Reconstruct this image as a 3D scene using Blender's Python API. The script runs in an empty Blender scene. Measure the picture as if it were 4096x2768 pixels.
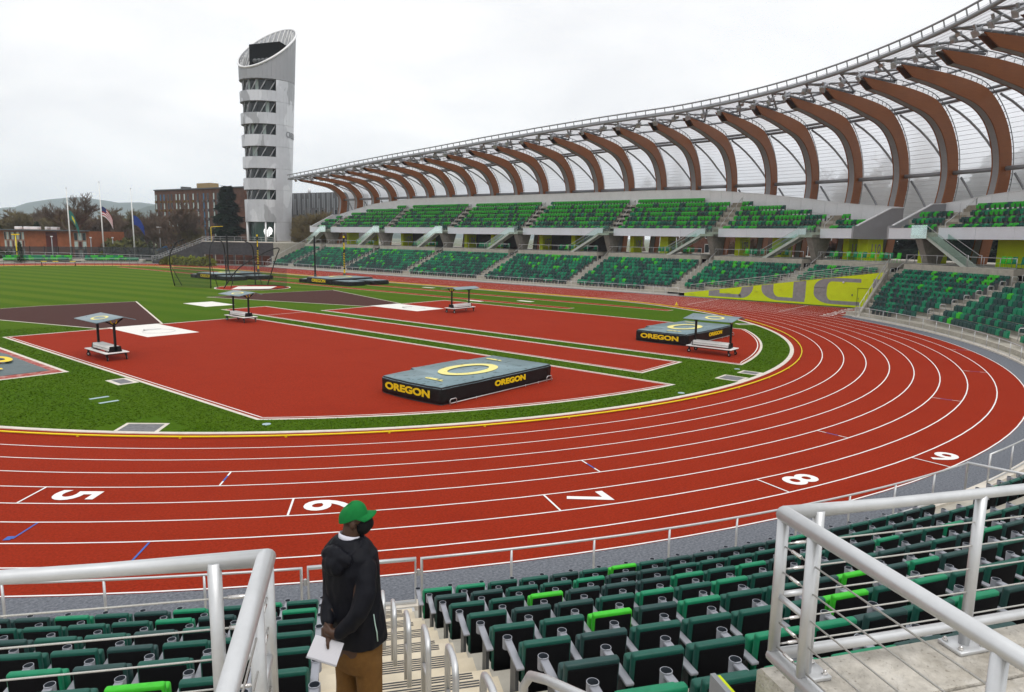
import bpy, bmesh, math, random
import numpy as np
from mathutils import Vector, Matrix, noise as mnoise
R_ = math.radians
random.seed(7)
S = bpy.context.scene
COL = S.collection

# ------------------------------------------------------------------ camera
CAM = Vector((-36.559, -47.098, 7.143))
YAW, PITCH, ROLL = 0.88036, -0.154251, 0.0150624
_f = Vector((math.sin(YAW)*math.cos(PITCH), math.cos(YAW)*math.cos(PITCH), math.sin(PITCH)))
_r = Vector((math.cos(YAW), -math.sin(YAW), 0)); _u = _r.cross(_f)
_r2 = _r*math.cos(ROLL)+_u*math.sin(ROLL); _u2 = _u*math.cos(ROLL)-_r*math.sin(ROLL)
cd = bpy.data.cameras.new('camera'); cam = bpy.data.objects.new('camera', cd); COL.objects.link(cam)
cam.matrix_world = Matrix(((_r2.x, _u2.x, -_f.x, CAM.x), (_r2.y, _u2.y, -_f.y, CAM.y), (_r2.z, _u2.z, -_f.z, CAM.z), (0, 0, 0, 1)))
cd.sensor_fit = 'HORIZONTAL'; cd.sensor_width = 36; cd.lens = 24.682; cd.clip_start = 0.1; cd.clip_end = 30000
S.camera = cam

# ------------------------------------------------------------------ sky, sun, exposure
w = bpy.data.worlds.new('World'); S.world = w; w.use_nodes = True
nt = w.node_tree; nt.nodes.clear()
def N(t, **k):
    n = nt.nodes.new(t)
    for a, b in k.items(): setattr(n, a, b)
    return n
SUN_EL, SUN_AZ = 62, 205          # degrees; azimuth clockwise from +Y
sky = N('ShaderNodeTexSky', sky_type='NISHITA', sun_disc=False, sun_elevation=R_(SUN_EL), sun_rotation=R_(SUN_AZ))
tc = N('ShaderNodeTexCoord'); mp = N('ShaderNodeMapping'); mp.inputs['Scale'].default_value = (1.0, 1.0, 3.2)
n1 = N('ShaderNodeTexNoise'); n1.inputs['Scale'].default_value = 3.1; n1.inputs['Detail'].default_value = 6; n1.inputs['Roughness'].default_value = .52
n1.inputs['Distortion'].default_value = .35
rp = N('ShaderNodeValToRGB'); rp.color_ramp.elements[0].position = .34; rp.color_ramp.elements[1].position = .66
rp.color_ramp.elements[0].color = (.84, .845, .865, 1); rp.color_ramp.elements[1].color = (1.02, 1.02, 1.02, 1)
b1 = N('ShaderNodeBackground'); b1.inputs[1].default_value = .06
b2 = N('ShaderNodeBackground'); b2.inputs[1].default_value = 1.17
mx = N('ShaderNodeMixShader'); mx.inputs[0].default_value = .97
out = N('ShaderNodeOutputWorld')
L = nt.links.new
L(tc.outputs['Generated'], mp.inputs[0]); L(mp.outputs[0], n1.inputs['Vector']); L(n1.outputs['Fac'], rp.inputs[0])
L(sky.outputs[0], b1.inputs[0]); L(rp.outputs[0], b2.inputs[0]); L(b1.outputs[0], mx.inputs[1]); L(b2.outputs[0], mx.inputs[2]); L(mx.outputs[0], out.inputs[0])
sl = bpy.data.lights.new('sun', 'SUN'); sl.energy = 1.5; sl.angle = R_(38); sl.color = (1, .97, .93)
so = bpy.data.objects.new('sun', sl); COL.objects.link(so)
_d = Vector((math.sin(R_(SUN_AZ))*math.cos(R_(SUN_EL)), math.cos(R_(SUN_AZ))*math.cos(R_(SUN_EL)), math.sin(R_(SUN_EL))))
so.rotation_euler = (-_d).to_track_quat('-Z', 'Y').to_euler()
S.view_settings.view_transform = 'Standard'; S.view_settings.look = 'None'
S.view_settings.exposure = 0.0; S.view_settings.gamma = 1.0; S.view_settings.use_curve_mapping = False
S.render.engine = 'CYCLES'; S.cycles.use_denoising = True; S.cycles.max_bounces = 6; S.cycles.volume_bounces = 3; S.cycles.transparent_max_bounces = 16
S.cycles.caustics_reflective = False; S.cycles.caustics_refractive = False

# ------------------------------------------------------------------ materials
MATS = {}
def mat(name, col, rough=.6, var=.0, scale=4., bump=0., bscale=None, metal=0., spec=.22, col2=None, detail=4, coat=0., contrast=None):
    if name in MATS: return MATS[name]
    m = bpy.data.materials.new(name); m.use_nodes = True; t = m.node_tree; b = t.nodes['Principled BSDF']
    b.inputs['Base Color'].default_value = (*col, 1); b.inputs['Roughness'].default_value = rough
    b.inputs['Metallic'].default_value = metal; b.inputs['Specular IOR Level'].default_value = spec
    if coat: b.inputs['Coat Weight'].default_value = coat
    if var or bump or col2:
        g = t.nodes.new('ShaderNodeNewGeometry')
        n = t.nodes.new('ShaderNodeTexNoise'); n.inputs['Scale'].default_value = scale; n.inputs['Detail'].default_value = detail; n.inputs['Roughness'].default_value = .62
        t.links.new(g.outputs['Position'], n.inputs['Vector'])
        if var or col2:
            r = t.nodes.new('ShaderNodeValToRGB'); e = r.color_ramp.elements
            c2 = col2 or tuple(min(1, c*(1+var)) for c in col); c1 = col if col2 else tuple(c*(1-var) for c in col)
            lo, hi = contrast or (.3, .7)
            e[0].position, e[1].position = lo, hi; e[0].color = (*c1, 1); e[1].color = (*c2, 1)
            t.links.new(n.outputs['Fac'], r.inputs[0]); t.links.new(r.outputs[0], b.inputs['Base Color'])
        if bump:
            n2 = n
            if bscale:
                n2 = t.nodes.new('ShaderNodeTexNoise'); n2.inputs['Scale'].default_value = bscale; n2.inputs['Detail'].default_value = 3
                t.links.new(g.outputs['Position'], n2.inputs['Vector'])
            bp = t.nodes.new('ShaderNodeBump'); bp.inputs['Strength'].default_value = bump; bp.inputs['Distance'].default_value = .02
            t.links.new(n2.outputs['Fac'], bp.inputs['Height']); t.links.new(bp.outputs[0], b.inputs['Normal'])
    MATS[name] = m; return m

def add_layer(m, scale, lo, hi, fac, col, stretch=None, detail=5):
    """multiply-in a second, larger noise of another colour (dirt, mottling)"""
    t = m.node_tree; b = t.nodes['Principled BSDF']; g = t.nodes.new('ShaderNodeNewGeometry')
    n = t.nodes.new('ShaderNodeTexNoise'); n.inputs['Scale'].default_value = scale; n.inputs['Detail'].default_value = detail
    src = g.outputs['Position']
    if stretch:
        q = t.nodes.new('ShaderNodeMapping'); q.inputs['Scale'].default_value = stretch; t.links.new(src, q.inputs[0]); src = q.outputs[0]
    t.links.new(src, n.inputs['Vector'])
    r = t.nodes.new('ShaderNodeMapRange'); r.inputs['From Min'].default_value = lo; r.inputs['From Max'].default_value = hi; r.inputs['To Max'].default_value = fac
    t.links.new(n.outputs['Fac'], r.inputs[0])
    mx = t.nodes.new('ShaderNodeMix'); mx.data_type = 'RGBA'; mx.inputs['B'].default_value = (*col, 1)
    l = b.inputs['Base Color'].links
    if l: t.links.new(l[0].from_socket, mx.inputs['A'])
    else: mx.inputs['A'].default_value = b.inputs['Base Color'].default_value
    t.links.new(r.outputs[0], mx.inputs['Factor']); t.links.new(mx.outputs['Result'], b.inputs['Base Color'])
    return m

M_track = mat('track_rubber', (.262, .0225, .0072), .92, .32, 16, .6, 90, spec=.06, detail=8)
add_layer(M_track, .22, .35, .75, .28, (.30, .032, .012)); add_layer(M_track, .55, .52, .8, .35, (.20, .013, .005))
M_gray = mat('grey_rubber', (.150, .160, .182), .92, .42, 16, .6, 90, spec=.08, detail=8)
M_white = mat('white_paint', (.78, .77, .75), .7, .05, 3, spec=.3)
M_kerb = mat('pale_concrete', (.62, .57, .50), .85, .12, 2.5, .2, 60)
M_yel = mat('yellow_aluminium', (.80, .64, .01), .45, .05, 3)
M_blue = mat('blue_paint', (.05, .12, .40), .7)
M_orange = mat('orange_paint', (.75, .22, .02), .7)
M_brown = mat('brown_cinder', (.062, .026, .022), .95, .38, 22, .6, 60, spec=.1)
M_conc = mat('concrete', (.42, .395, .34), .85, .16, 2.2, .25, 45)
add_layer(M_conc, .7, .45, .8, .35, (.30, .27, .22))
M_concl = mat('concrete_steps', (.60, .53, .41), .85, .12, 2.0, .25, 40)
add_layer(M_concl, 1.3, .4, .75, .35, (.52, .42, .27), (1, 1, 1))
M_alu = mat('satin_aluminium', (.60, .61, .62), .42, .06, 9, .05, 300, metal=.62)
M_galv = mat('galvanised_steel', (.55, .55, .55), .42, .08, 6, metal=.55)
M_cable = mat('steel_cable', (.50, .49, .46), .38, .15, 200, .3, 500, metal=.6)
M_grey = mat('grey_paint', (.27, .285, .30), .5, .06, 3, metal=.15)
M_dgrey = mat('dark_grey_paint', (.10, .105, .11), .5, .06, 3)
M_black = mat('black_vinyl', (.009, .009, .010), .45, .3, 8, .15, 30, spec=.22)
M_matte = mat('black_mesh_fabric', (.005, .005, .006), .85, .2, 60, spec=.08)
M_wood = mat('glulam_wood', (.28, .092, .023), .5, .08, .6, spec=.3)
add_layer(M_wood, 1.6, .4, .7, .5, (.20, .062, .015), (.6, .6, 7))
M_panel = mat('white_metal_panel', (.80, .80, .81), .45, .05, .8, metal=.1)
M_fascia = mat('fascia_panel', (.70, .72, .77), .4, .04, .6, metal=.1)
M_lime = mat('lime_paint', (.60, .72, .008), .6, .05, 1.5)
M_limeg = mat('grey_letter_paint', (.27, .26, .265), .75, .14, 3)
M_dark = mat('dark_brick', (.055, .052, .055), .8, .3, 5)
# ------------------------------------------------------------------ mesh helpers
class MB:
    def __init__(s): s.v = []; s.f = []; s.m = []; s.sm = []
    def add(s, vs, fs, mi=0, smooth=False):
        o = len(s.v); s.v.extend([tuple(v) for v in vs])
        for f in fs: s.f.append([i+o for i in f]); s.m.append(mi); s.sm.append(smooth)
        return s
    def quad(s, a, b, c, d, mi=0): return s.add([a, b, c, d], [(0, 1, 2, 3)], mi)
    def box(s, c, sz, mi=0, M=None):
        x, y, z = sz[0]/2, sz[1]/2, sz[2]/2
        vs = [Vector((sx*x, sy*y, q*z)) for q in (-1, 1) for sy in (-1, 1) for sx in (-1, 1)]
        vs = [(M @ v if M else v)+Vector(c) for v in vs]
        return s.add(vs, [(0, 2, 3, 1), (4, 5, 7, 6), (0, 1, 5, 4), (2, 6, 7, 3), (0, 4, 6, 2), (1, 3, 7, 5)], mi)
    def hexa(s, b, t, mi=0):
        """b, t: 4 points each (bottom ring, top ring)"""
        return s.add(list(b)+list(t), [(3, 2, 1, 0), (4, 5, 6, 7), (0, 1, 5, 4), (1, 2, 6, 5), (2, 3, 7, 6), (3, 0, 4, 7)], mi)
    def beam(s, a, b, wd, ht, mi=0, up=(0, 0, 1)):
        a, b = Vector(a), Vector(b); d = (b-a).normalized(); up = Vector(up)
        if abs(d.dot(up)) > .98: up = Vector((1, 0, 0))
        x = d.cross(up).normalized()*wd/2; z = x.cross(d).normalized()*ht/2
        return s.hexa([a-x-z, a+x-z, a+x+z, a-x+z], [b-x-z, b+x-z, b+x+z, b-x+z], mi)
    def tube(s, pts, r, n=8, mi=0, cap=True, closed=False):
        pts = [Vector(q) for q in pts]; rr = r if isinstance(r, (list, tuple)) else [r]*len(pts)
        o = len(s.v); prev = None; K = len(pts)
        for i, q in enumerate(pts):
            a = pts[i-1] if (i or closed) else q; b = pts[(i+1) % K] if (i < K-1 or closed) else q
            d = (b-a).normalized()
            if prev is None:
                up = Vector((0, 0, 1)) if abs(d.z) < .9 else Vector((1, 0, 0)); x = d.cross(up).normalized()
            else:
                x = (prev-d*prev.dot(d)).normalized()
            prev = x; y = d.cross(x)
            k = 1.
            if 0 < i < K-1:
                c = (q-a).normalized().dot((b-q).normalized()); k = 1/max(.5, math.sqrt(max(.05, (1+c)/2)))
            for j in range(n):
                t = 2*math.pi*j/n; s.v.append(tuple(q+(x*math.cos(t)+y*math.sin(t))*rr[i]*k))
        rng = K if closed else K-1
        for i in range(rng):
            for j in range(n):
                a0 = o+i*n; b0 = o+((i+1) % K)*n
                s.f.append([a0+j, a0+(j+1) % n, b0+(j+1) % n, b0+j]); s.m.append(mi); s.sm.append(True)
        if cap and not closed:
            s.f.append([o+j for j in range(n)][::-1]); s.m.append(mi); s.sm.append(False)
            s.f.append([o+(K-1)*n+j for j in range(n)]); s.m.append(mi); s.sm.append(False)
        return s
    def cyl(s, c, r, h, n=16, mi=0, r2=None):
        c = Vector(c); return s.tube([c, c+Vector((0, 0, h))], [r, r if r2 is None else r2], n, mi)
    def prism(s, poly, ext, mi=0):
        """poly: list of 3-D points, ext: extrusion vector"""
        n = len(poly); e = Vector(ext); a = [Vector(q) for q in poly]; b = [q+e for q in a]
        return s.add(a+b, [tuple(range(n))[::-1], tuple(range(n, 2*n))]+[(i, (i+1) % n, n+(i+1) % n, n+i) for i in range(n)], mi)
    def sphere(s, c, r, nu=12, nv=8, mi=0, sc=(1, 1, 1), M=None):
        vs = []; fs = []
        for i in range(nv+1):
            t = math.pi*i/nv
            for j in range(nu):
                q = Vector((math.sin(t)*math.cos(2*math.pi*j/nu)*sc[0], math.sin(t)*math.sin(2*math.pi*j/nu)*sc[1], math.cos(t)*sc[2]))*r
                vs.append((M @ q if M else q)+Vector(c))
        for i in range(nv):
            for j in range(nu): fs.append((i*nu+j, (i+1)*nu+j, (i+1)*nu+(j+1) % nu, i*nu+(j+1) % nu))
        return s.add(vs, fs, mi, True)
    def mesh(s, name, mats):
        me = bpy.data.meshes.new(name); me.from_pydata(s.v, [], s.f)
        for m in (mats if isinstance(mats, (list, tuple)) else [mats]): me.materials.append(m)
        me.polygons.foreach_set('material_index', s.m); me.polygons.foreach_set('use_smooth', s.sm); me.update(); return me
    def build(s, name, mats, parent=None, kind=None, **k):
        return obj(name, s.mesh(name, mats), parent, kind, **k)
def obj(name, me, parent=None, kind=None, label=None, cat=None, group=None, loc=None, rotz=None):
    o = bpy.data.objects.new(name, me); COL.objects.link(o)
    if parent: o.parent = parent
    if kind: o['kind'] = kind
    if label: o['label'] = label
    if cat: o['category'] = cat
    if group: o['group'] = group
    if loc is not None: o.location = loc
    if rotz is not None: o.rotation_euler = (0, 0, rotz)
    return o
def thing(name, label, cat, loc=(0, 0, 0), rotz=0., group=None):
    return obj(name, None, label=label, cat=cat, group=group, loc=loc, rotz=rotz)
def copy_tree(o, parent=None):
    c = o.copy(); COL.objects.link(c); c.parent = parent
    for ch in o.children: copy_tree(ch, c)
    return c
def bevel(me, wd, seg=2, ang=40):
    bm = bmesh.new(); bm.from_mesh(me)
    es = [e for e in bm.edges if len(e.link_faces) == 2 and e.calc_face_angle(0) > R_(ang)]
    bmesh.ops.bevel(bm, geom=es, offset=wd, segments=seg, affect='EDGES', profile=.6)
    for f in bm.faces: f.smooth = True
    bm.to_mesh(me); bm.free(); return me
def poly_sheet(pts, z, name, m, parent=None, kind=None, ext=0., **k):
    b = MB(); q = [(x, y, z) for x, y in pts]
    if ext: b.prism([(x, y, z-ext) for x, y in pts], (0, 0, ext))
    else: b.add(q, [tuple(range(len(q)))])
    return b.build(name, m, parent, kind, **k)
DG = None
def text_mesh(name, s, size=1., ext=.01, offset=0., sx=1., align='CENTER'):
    c = bpy.data.curves.new(name, 'FONT'); c.body = s; c.size = size; c.extrude = ext; c.offset = offset; c.align_x = align; c.align_y = 'CENTER'; c.resolution_u = 4
    o = bpy.data.objects.new(name, c); COL.objects.link(o)
    bpy.context.view_layer.update()
    me = bpy.data.meshes.new_from_object(o.evaluated_get(bpy.context.evaluated_depsgraph_get()))
    bpy.data.objects.remove(o); bpy.data.curves.remove(c); me.name = name
    me.transform(Matrix.Diagonal((sx, 1, 1, 1))); return me
def frame(o, x, y, z):
    """rotation matrix from three axis vectors and an origin"""
    x, y, z, o = Vector(x), Vector(y), Vector(z), Vector(o)
    return Matrix(((x.x, y.x, z.x, o.x), (x.y, y.y, z.y, o.y), (x.z, y.z, z.z, o.z), (0, 0, 0, 1)))
def ray(px, py):
    return _f+_r2*(px-2048)/2808.3-_u2*(py-1384)/2808.3
def at(px, py, D):
    """the place seen at a photograph pixel, D metres away over the ground"""
    d = ray(px, py); h = math.hypot(d.x, d.y); return CAM+d*(D/h)

# ------------------------------------------------------------------ ground, track, infield
R0, LW, LEN = 34.485, 1.22, 84.4
def oval(r, n=96, x0=0):
    pts = [(r*math.cos(a), r*math.sin(a)) for a in np.linspace(-math.pi, 0, n+1)]
    pts += [(r*math.cos(a), LEN+r*math.sin(a)) for a in np.linspace(0, math.pi, n+1)]
    return pts
def ring(ra, rb, z, name, m, parent=None, kind=None, h=0.):
    A, B = oval(ra), oval(rb); b = MB(); n = len(A)
    vs = [(x, y, z) for x, y in A]+[(x, y, z) for x, y in B]
    b.add(vs, [(i, i+n, (i+1) % n+n, (i+1) % n) for i in range(n)])
    if h:
        vs2 = [(x, y, z-h) for x, y in A]+[(x, y, z-h) for x, y in B]
        b.add(vs+vs2, [(i+n, i+3*n, (i+1) % n+3*n, (i+1) % n+n) for i in range(n)]+[((i+1) % n, (i+1) % n+2*n, i+2*n, i) for i in range(n)])
    return b.build(name, m, parent, kind)

M_ground = mat('town_ground', (.13, .14, .085), .95, .35, .05)
b = MB(); b.quad((-2500, -2500, -.08), (9000, -2500, -.08), (9000, 12000, -.08), (-2500, 12000, -.08)); b.build('ground', M_ground, kind='structure')
apr = oval(47.7); poly_sheet(apr, 0, 'perimeter_path', M_gray, kind='structure')
track = ring(33.98, 45.48, .004, 'running_track', M_track, kind='structure')
poly_sheet([(33.98, 0), (33.98, -28.6), (45.48, -28.6), (45.48, 0)], .008, 'sprint_chute', M_track, track)
ring(33.74, 33.98, .03, 'concrete_kerb', M_kerb, track, h=.03)
for k in range(1, 10):
    r = R0+LW*k; ring(r-.05, r, .012, 'lane_line', M_white, track)
    c = MB(); c.quad((r-.05, -28.6, .016), (r, -28.6, .016), (r, 0, .016), (r-.05, 0, .016)); c.build('lane_line', M_white, track)
c = MB(); c.quad((R0-.05, -28.6, .016), (R0, -28.6, .016), (R0, 0, .016), (R0-.05, 0, .016)); c.build('lane_line', M_white, track)
# raised yellow kerb rail, on little feet
kp = oval(34.46, 120); b = MB(); b.tube([(x, y, .065) for x, y in kp], .033, 6, closed=True)
for i in range(0, len(kp), 4): b.box((*kp[i], .025), (.07, .07, .05))
b.build('kerb_rail', M_yel, label='yellow aluminium kerb rail along the inside of the track', cat='kerb rail')
def radial_mark(a, ra, rb, wd, m, nm='start_line', z=.016):
    a = R_(a); d = Vector((math.cos(a), math.sin(a), 0)); t = Vector((-d.y, d.x, 0))*wd/2; q = Vector((0, 0, z)); c = MB()
    c.quad(d*ra-t+q, d*rb-t+q, d*rb+t+q, d*ra+t+q); c.build(nm, m, track)
for k, a in ((5, -140.4), (6, -130.3), (7, -120.9), (8, -112.0), (9, -103.6)):
    ra, rb = R0+LW*(k-1), R0+LW*k-.05; radial_mark(a, ra, rb, .055, M_white)
    aa = R_({5: -138.7, 6: -129.0, 7: -119.4, 8: -110.4, 9: -102.3}[k]); d = Vector((math.cos(aa), math.sin(aa), 0)); t = Vector((-d.y, d.x, 0))
    me = text_mesh('lane_number', str(k), 1.62, .001, .032, 1.0); me.materials.append(M_white)
    o = obj('lane_number', me, track); bb = [v.co for v in me.vertices]
    cx = (min(v.x for v in bb)+max(v.x for v in bb))/2; cy = (min(v.y for v in bb)+max(v.y for v in bb))/2
    sc = .74/(max(v.x for v in bb)-min(v.x for v in bb)); sy = 1.22/(max(v.y for v in bb)-min(v.y for v in bb))
    me.transform(Matrix.Diagonal((sc, sy, 1, 1)) @ Matrix.Translation((-cx, -cy, 0)))
    o.matrix_basis = frame(d*((ra+rb)/2)+Vector((0, 0, .016)), d, t, (0, 0, 1))
for a, k in ((-133.5, 4), (-117.5, 5), (-102.9, 6), (-89., 7), (-76.5, 8), (-64.7, 9)):
    ra, rb = R0+LW*(k-1), R0+LW*k-.05; e = (rb-ra)/3.4
    radial_mark(a, ra, ra+e, .05, M_white, 'relay_mark'); radial_mark(a, ra+e, rb-e, .05, M_blue, 'relay_mark'); radial_mark(a, rb-e, rb, .05, M_white, 'relay_mark')
radial_mark(-138.5, 41.82, 42.75, .05, M_blue, 'relay_mark'); radial_mark(-134.2, 43.06, 44.2, .05, M_blue, 'relay_mark')
c = MB(); c.quad((-32.08, -28.36, .016), (-32.2, -28.26, .016), (-32.05, -28.1, .016), (-31.93, -28.2, .016)); c.build('relay_mark', M_blue, track)
for a, k in ((-35.5, 1), (-31, 2), (-27.5, 3), (-24, 4), (-18.5, 5), (-14, 6)): radial_mark(a, R0+LW*(k-1), R0+LW*k-.05, .05, M_orange, 'relay_mark')
for y0, y1 in ((-12.6, -12.0), (-22.6, -22.5)):
    c = MB(); c.quad((35.6, y0-.03, .02), (45.4, y1-.03, .02), (45.4, y1+.04, .02), (35.6, y0+.04, .02)); c.build('start_line', M_white, track)
for i in range(12):
    y = 2+i*6.5; k = i % 9
    c = MB(); c.quad((R0+LW*k, y, .016), (R0+LW*(k+1)-.05, y, .016), (R0+LW*(k+1)-.05, y+.07, .016), (R0+LW*k, y+.07, .016)); c.build('relay_mark', M_white, track)
for k in range(1, 10):
    me = text_mesh('lane_number', str(k), 1.3, .001, .03); me.materials.append(M_white)
    o = obj('lane_number', me, track); o.matrix_basis = frame((R0+LW*(k-.5), -27.3, .02), (1, 0, 0), (0, 1, 0), (0, 0, 1))

# infield turf with faint mowing bands
M_grass = mat('turf', (.052, .112, .0045), .95, .30, 5, .9, 38, spec=.03, detail=8)
add_layer(M_grass, .45, .35, .75, .45, (.064, .118, .005))
add_layer(M_grass, 30, .5, .75, .35, (.028, .070, .004))
t = M_grass.node_tree; bs = t.nodes['Principled BSDF']; g = t.nodes.new('ShaderNodeNewGeometry'); dt = t.nodes.new('ShaderNodeVectorMath'); dt.operation = 'DOT_PRODUCT'
dt.inputs[1].default_value = (math.cos(R_(10)), math.sin(R_(10)), 0); t.links.new(g.outputs['Position'], dt.inputs[0])
sn = t.nodes.new('ShaderNodeMath'); sn.operation = 'MULTIPLY'; sn.inputs[1].default_value = 2*math.pi/4.6; t.links.new(dt.outputs['Value'], sn.inputs[0])
s2 = t.nodes.new('ShaderNodeMath'); s2.operation = 'SINE'; t.links.new(sn.outputs[0], s2.inputs[0])
mr = t.nodes.new('ShaderNodeMapRange'); mr.inputs['From Min'].default_value = -.6; mr.inputs['From Max'].default_value = .6; mr.inputs['To Min'].default_value = .08; mr.inputs['To Max'].default_value = .85; t.links.new(s2.outputs[0], mr.inputs[0])
mx = t.nodes.new('ShaderNodeMix'); mx.data_type = 'RGBA'; mx.inputs['B'].default_value = (.092, .140, .010, 1)
t.links.new(bs.inputs['Base Color'].links[0].from_socket, mx.inputs['A']); sx_ = t.nodes.new('ShaderNodeSeparateXYZ'); t.links.new(g.outputs['Position'], sx_.inputs[0]); yr = t.nodes.new('ShaderNodeMapRange'); yr.inputs['From Min'].default_value = 8; yr.inputs['From Max'].default_value = 42; yr.inputs['To Min'].default_value = .12; t.links.new(sx_.outputs['Y'], yr.inputs[0])
ml = t.nodes.new('ShaderNodeMath'); ml.operation = 'MULTIPLY'; t.links.new(mr.outputs[0], ml.inputs[0]); t.links.new(yr.outputs[0], ml.inputs[1])
t.links.new(ml.outputs[0], mx.inputs['Factor']); t.links.new(mx.outputs['Result'], bs.inputs['Base Color'])
infield = poly_sheet(oval(33.74), .006, 'infield_turf', M_grass, kind='structure')
def zone(name, pts, m, z=.012, edge=.16, em=None, inset_line=0., parent=infield):
    """a paved field-event area with a pale concrete edge and, if asked, a painted line just inside it"""
    n = len(pts)
    def inset(P, d):
        out = []
        for i in range(n):
            p0, p1, p2 = Vector(P[i-1]), Vector(P[i]), Vector(P[(i+1) % n]); a = (p1-p0).normalized(); c = (p2-p1).normalized()
            na, nc = Vector((-a.y, a.x)), Vector((-c.y, c.x)); k = 1+na.dot(nc); out.append(tuple(p1+(na+nc)*d/max(k, .3)))
        return out
    area = sum(pts[i-1][0]*pts[i][1]-pts[i][0]*pts[i-1][1] for i in range(n))
    if area < 0: pts = pts[::-1]
    if edge: poly_sheet(pts, z, name+'_edging', em or M_kerb, parent, ext=.012)
    q = inset(pts, edge) if edge else pts
    o = poly_sheet(q, z+.004, name, m, parent)
    if inset_line:
        A, B = inset(q, .12), inset(q, .18); c = MB(); c.add([(x, y, z+.008) for x, y in A]+[(x, y, z+.008) for x, y in B], [(i, (i+1) % n, (i+1) % n+n, i+n) for i in range(n)])
        c.build('boundary_line', M_white, parent)
    return o
def arc(r, a0, a1, n=20): return [(r*math.cos(R_(a)), r*math.sin(R_(a))) for a in np.linspace(a0, a1, n)]
rz = 32.0
zone('throwing_apron', [(-22.5, 8.75), (-22.5, -math.sqrt(rz*rz-22.5**2))]+arc(rz, -134.5, -99.2)+[(-5.0, -math.sqrt(rz*rz-25)), (-5.0, 8.75)], M_track, inset_line=1)
zone('jumping_apron', [(2.75, 8.9), (2.75, -math.sqrt(rz*rz-2.75**2))]+arc(rz, -84.8, -53.5)+[(19.2, -25.6), (19.2, 8.9)], M_track, inset_line=1)
zone('runway', [(-3.5, 15.7), (-3.5, -28.9), (1.25, -28.9), (1.25, 15.7)], M_track, inset_line=1)
c = MB(); c.quad((-3.3, 8.6, .022), (1.05, 8.6, .022), (1.05, 8.68, .022), (-3.3, 8.68, .022)); c.build('boundary_line', M_white, infield)
zone('pole_vault_runway', [(27.6, 33), (27.6, -14.3), (28.95, -14.3), (28.95, 33)], M_track, edge=.08)
zone('pole_vault_runway', [(27.6, 100), (27.6, 46), (28.95, 46), (28.95, 100)], M_track, edge=.08)
zone('long_jump_runway', [(21.6, 52), (21.6, -6.2), (22.95, -6.2), (22.95, 52)], M_track, edge=.08)
zone('long_jump_runway', [(21.6, 104), (21.6, 67), (22.95, 67), (22.95, 104)], M_track, edge=.08)
zone('cinder_sector', [(-16.5, 8.9), (-11.85, 8.9), (-5.7, 28.5), (-14.2, 29.6), (-22.7, 28.5)], M_brown, edge=.15)
zone('cinder_sector', [(8.35, 9.05), (12.95, 9.05), (18.7, 28.7), (10.6, 29.6), (1.8, 28.8)], M_brown, edge=.15)
zone('sand_pit_surround', [(-27.0, 30), (-27.0, -7.35), (-23.85, -7.35), (-23.85, 30)], mat('dusty_rubber', (.30, .045, .035), .9, .3, 3, spec=.2, col2=(.52, .33, .29), contrast=(.42, .78)), edge=.2)
M_pad = mat('white_concrete_pad', (.72, .70, .66), .8, .04, 1.5)
for i, (x0, x1, y0, y1) in enumerate(((-15.9, -12.3, 2.2, 9.0), (8.9, 12.5, 2.2, 9.2), (-3.3, -.3, 18.9, 23.5))):
    pd = poly_sheet([(x0, y0), (x1, y0), (x1, y1), (x0, y1)], .024, 'throwing_pad', M_pad, infield, ext=.016)
    if i < 2:
        cx, cy = (x0+x1)/2, y0+2.35
        c = MB(); c.tube([(cx+1.07*math.cos(q), cy+1.07*math.sin(q), .026) for q in np.linspace(0, 2*math.pi, 40, endpoint=False)], .02, 4, closed=True); c.build('circle_rim', M_galv, pd)
        c = MB(); A = [(cx+s*math.cos(q), cy+s*math.sin(q)) for s in (1.1, 1.22) for q in np.linspace(R_(58), R_(122), 12)]
        c.add([(x, y, .024) for x, y in A]+[(x, y, .12) for x, y in A], [(i, i+1, i+25, i+24) for i in range(11)]+[(i+12, i+36, i+37, i+13) for i in range(11)]+[(24+i, 25+i, 37+i, 36+i) for i in range(11)])
        c.build('toe_board', M_white, pd)
M_box = mat('grey_board', (.16, .16, .17), .85, .25, 6)
for q, e in (([(-26.95, -20.6), (-26.0, -19.65), (-24.95, -20.85), (-25.9, -21.85)], .14), ([(-23.5, -10.93), (-22.55, -10.93), (-22.55, -12.45), (-23.5, -12.45)], .2), ([(-2.05, -32.35), (-.72, -32.35), (-.72, -33.65), (-2.05, -33.65)], .14), ([(.3, -32.6), (1.22, -32.6), (1.22, -33.7), (.3, -33.7)], .14), ([(22.4, -23.4), (23.4, -24.2), (22.7, -25.05), (21.75, -24.1)], .14)):
    zone('access_cover', q, M_box, z=.014, edge=e)
M_wet = mat('pale_blue_board', (.34, .46, .50), .35)
for x, y in ((-25.1, -14.57), (-25.12, -15.65), (-22.6, -23.6), (-8.9, -32.6), (-6.6, -32.7), (1.3, -32.2), (16.0, -24.5), (15.2, -23.9), (14.0, -23.2)):
    big = y > -16
    poly_sheet([(x-.38, y-.09), (x+.38, y-.09), (x+.38, y+.09), (x-.38, y+.09)] if big else [(x+.16*math.cos(q), y+.16*math.sin(q)) for q in np.linspace(0, 6.28, 12, endpoint=False)], .024, 'turf_marker', M_wet, infield, ext=.014)
for x, y in ((21.0, 6.), (25.0, 2.), (31.0, 24.)): poly_sheet([(x-.2, y-1), (x+.5, y-1), (x+.5, y+1), (x-.2, y+1)], .026, 'takeoff_board', M_pad, infield, ext=.016)
c = MB(); A = [(13+s*math.cos(q), 38.3+s*math.sin(q)) for s in (4.6, 4.75) for q in np.linspace(0, 2*math.pi, 40, endpoint=False)]
poly_sheet(A[:40], .018, 'hammer_circle_surround', M_track, infield, ext=.01)
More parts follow.
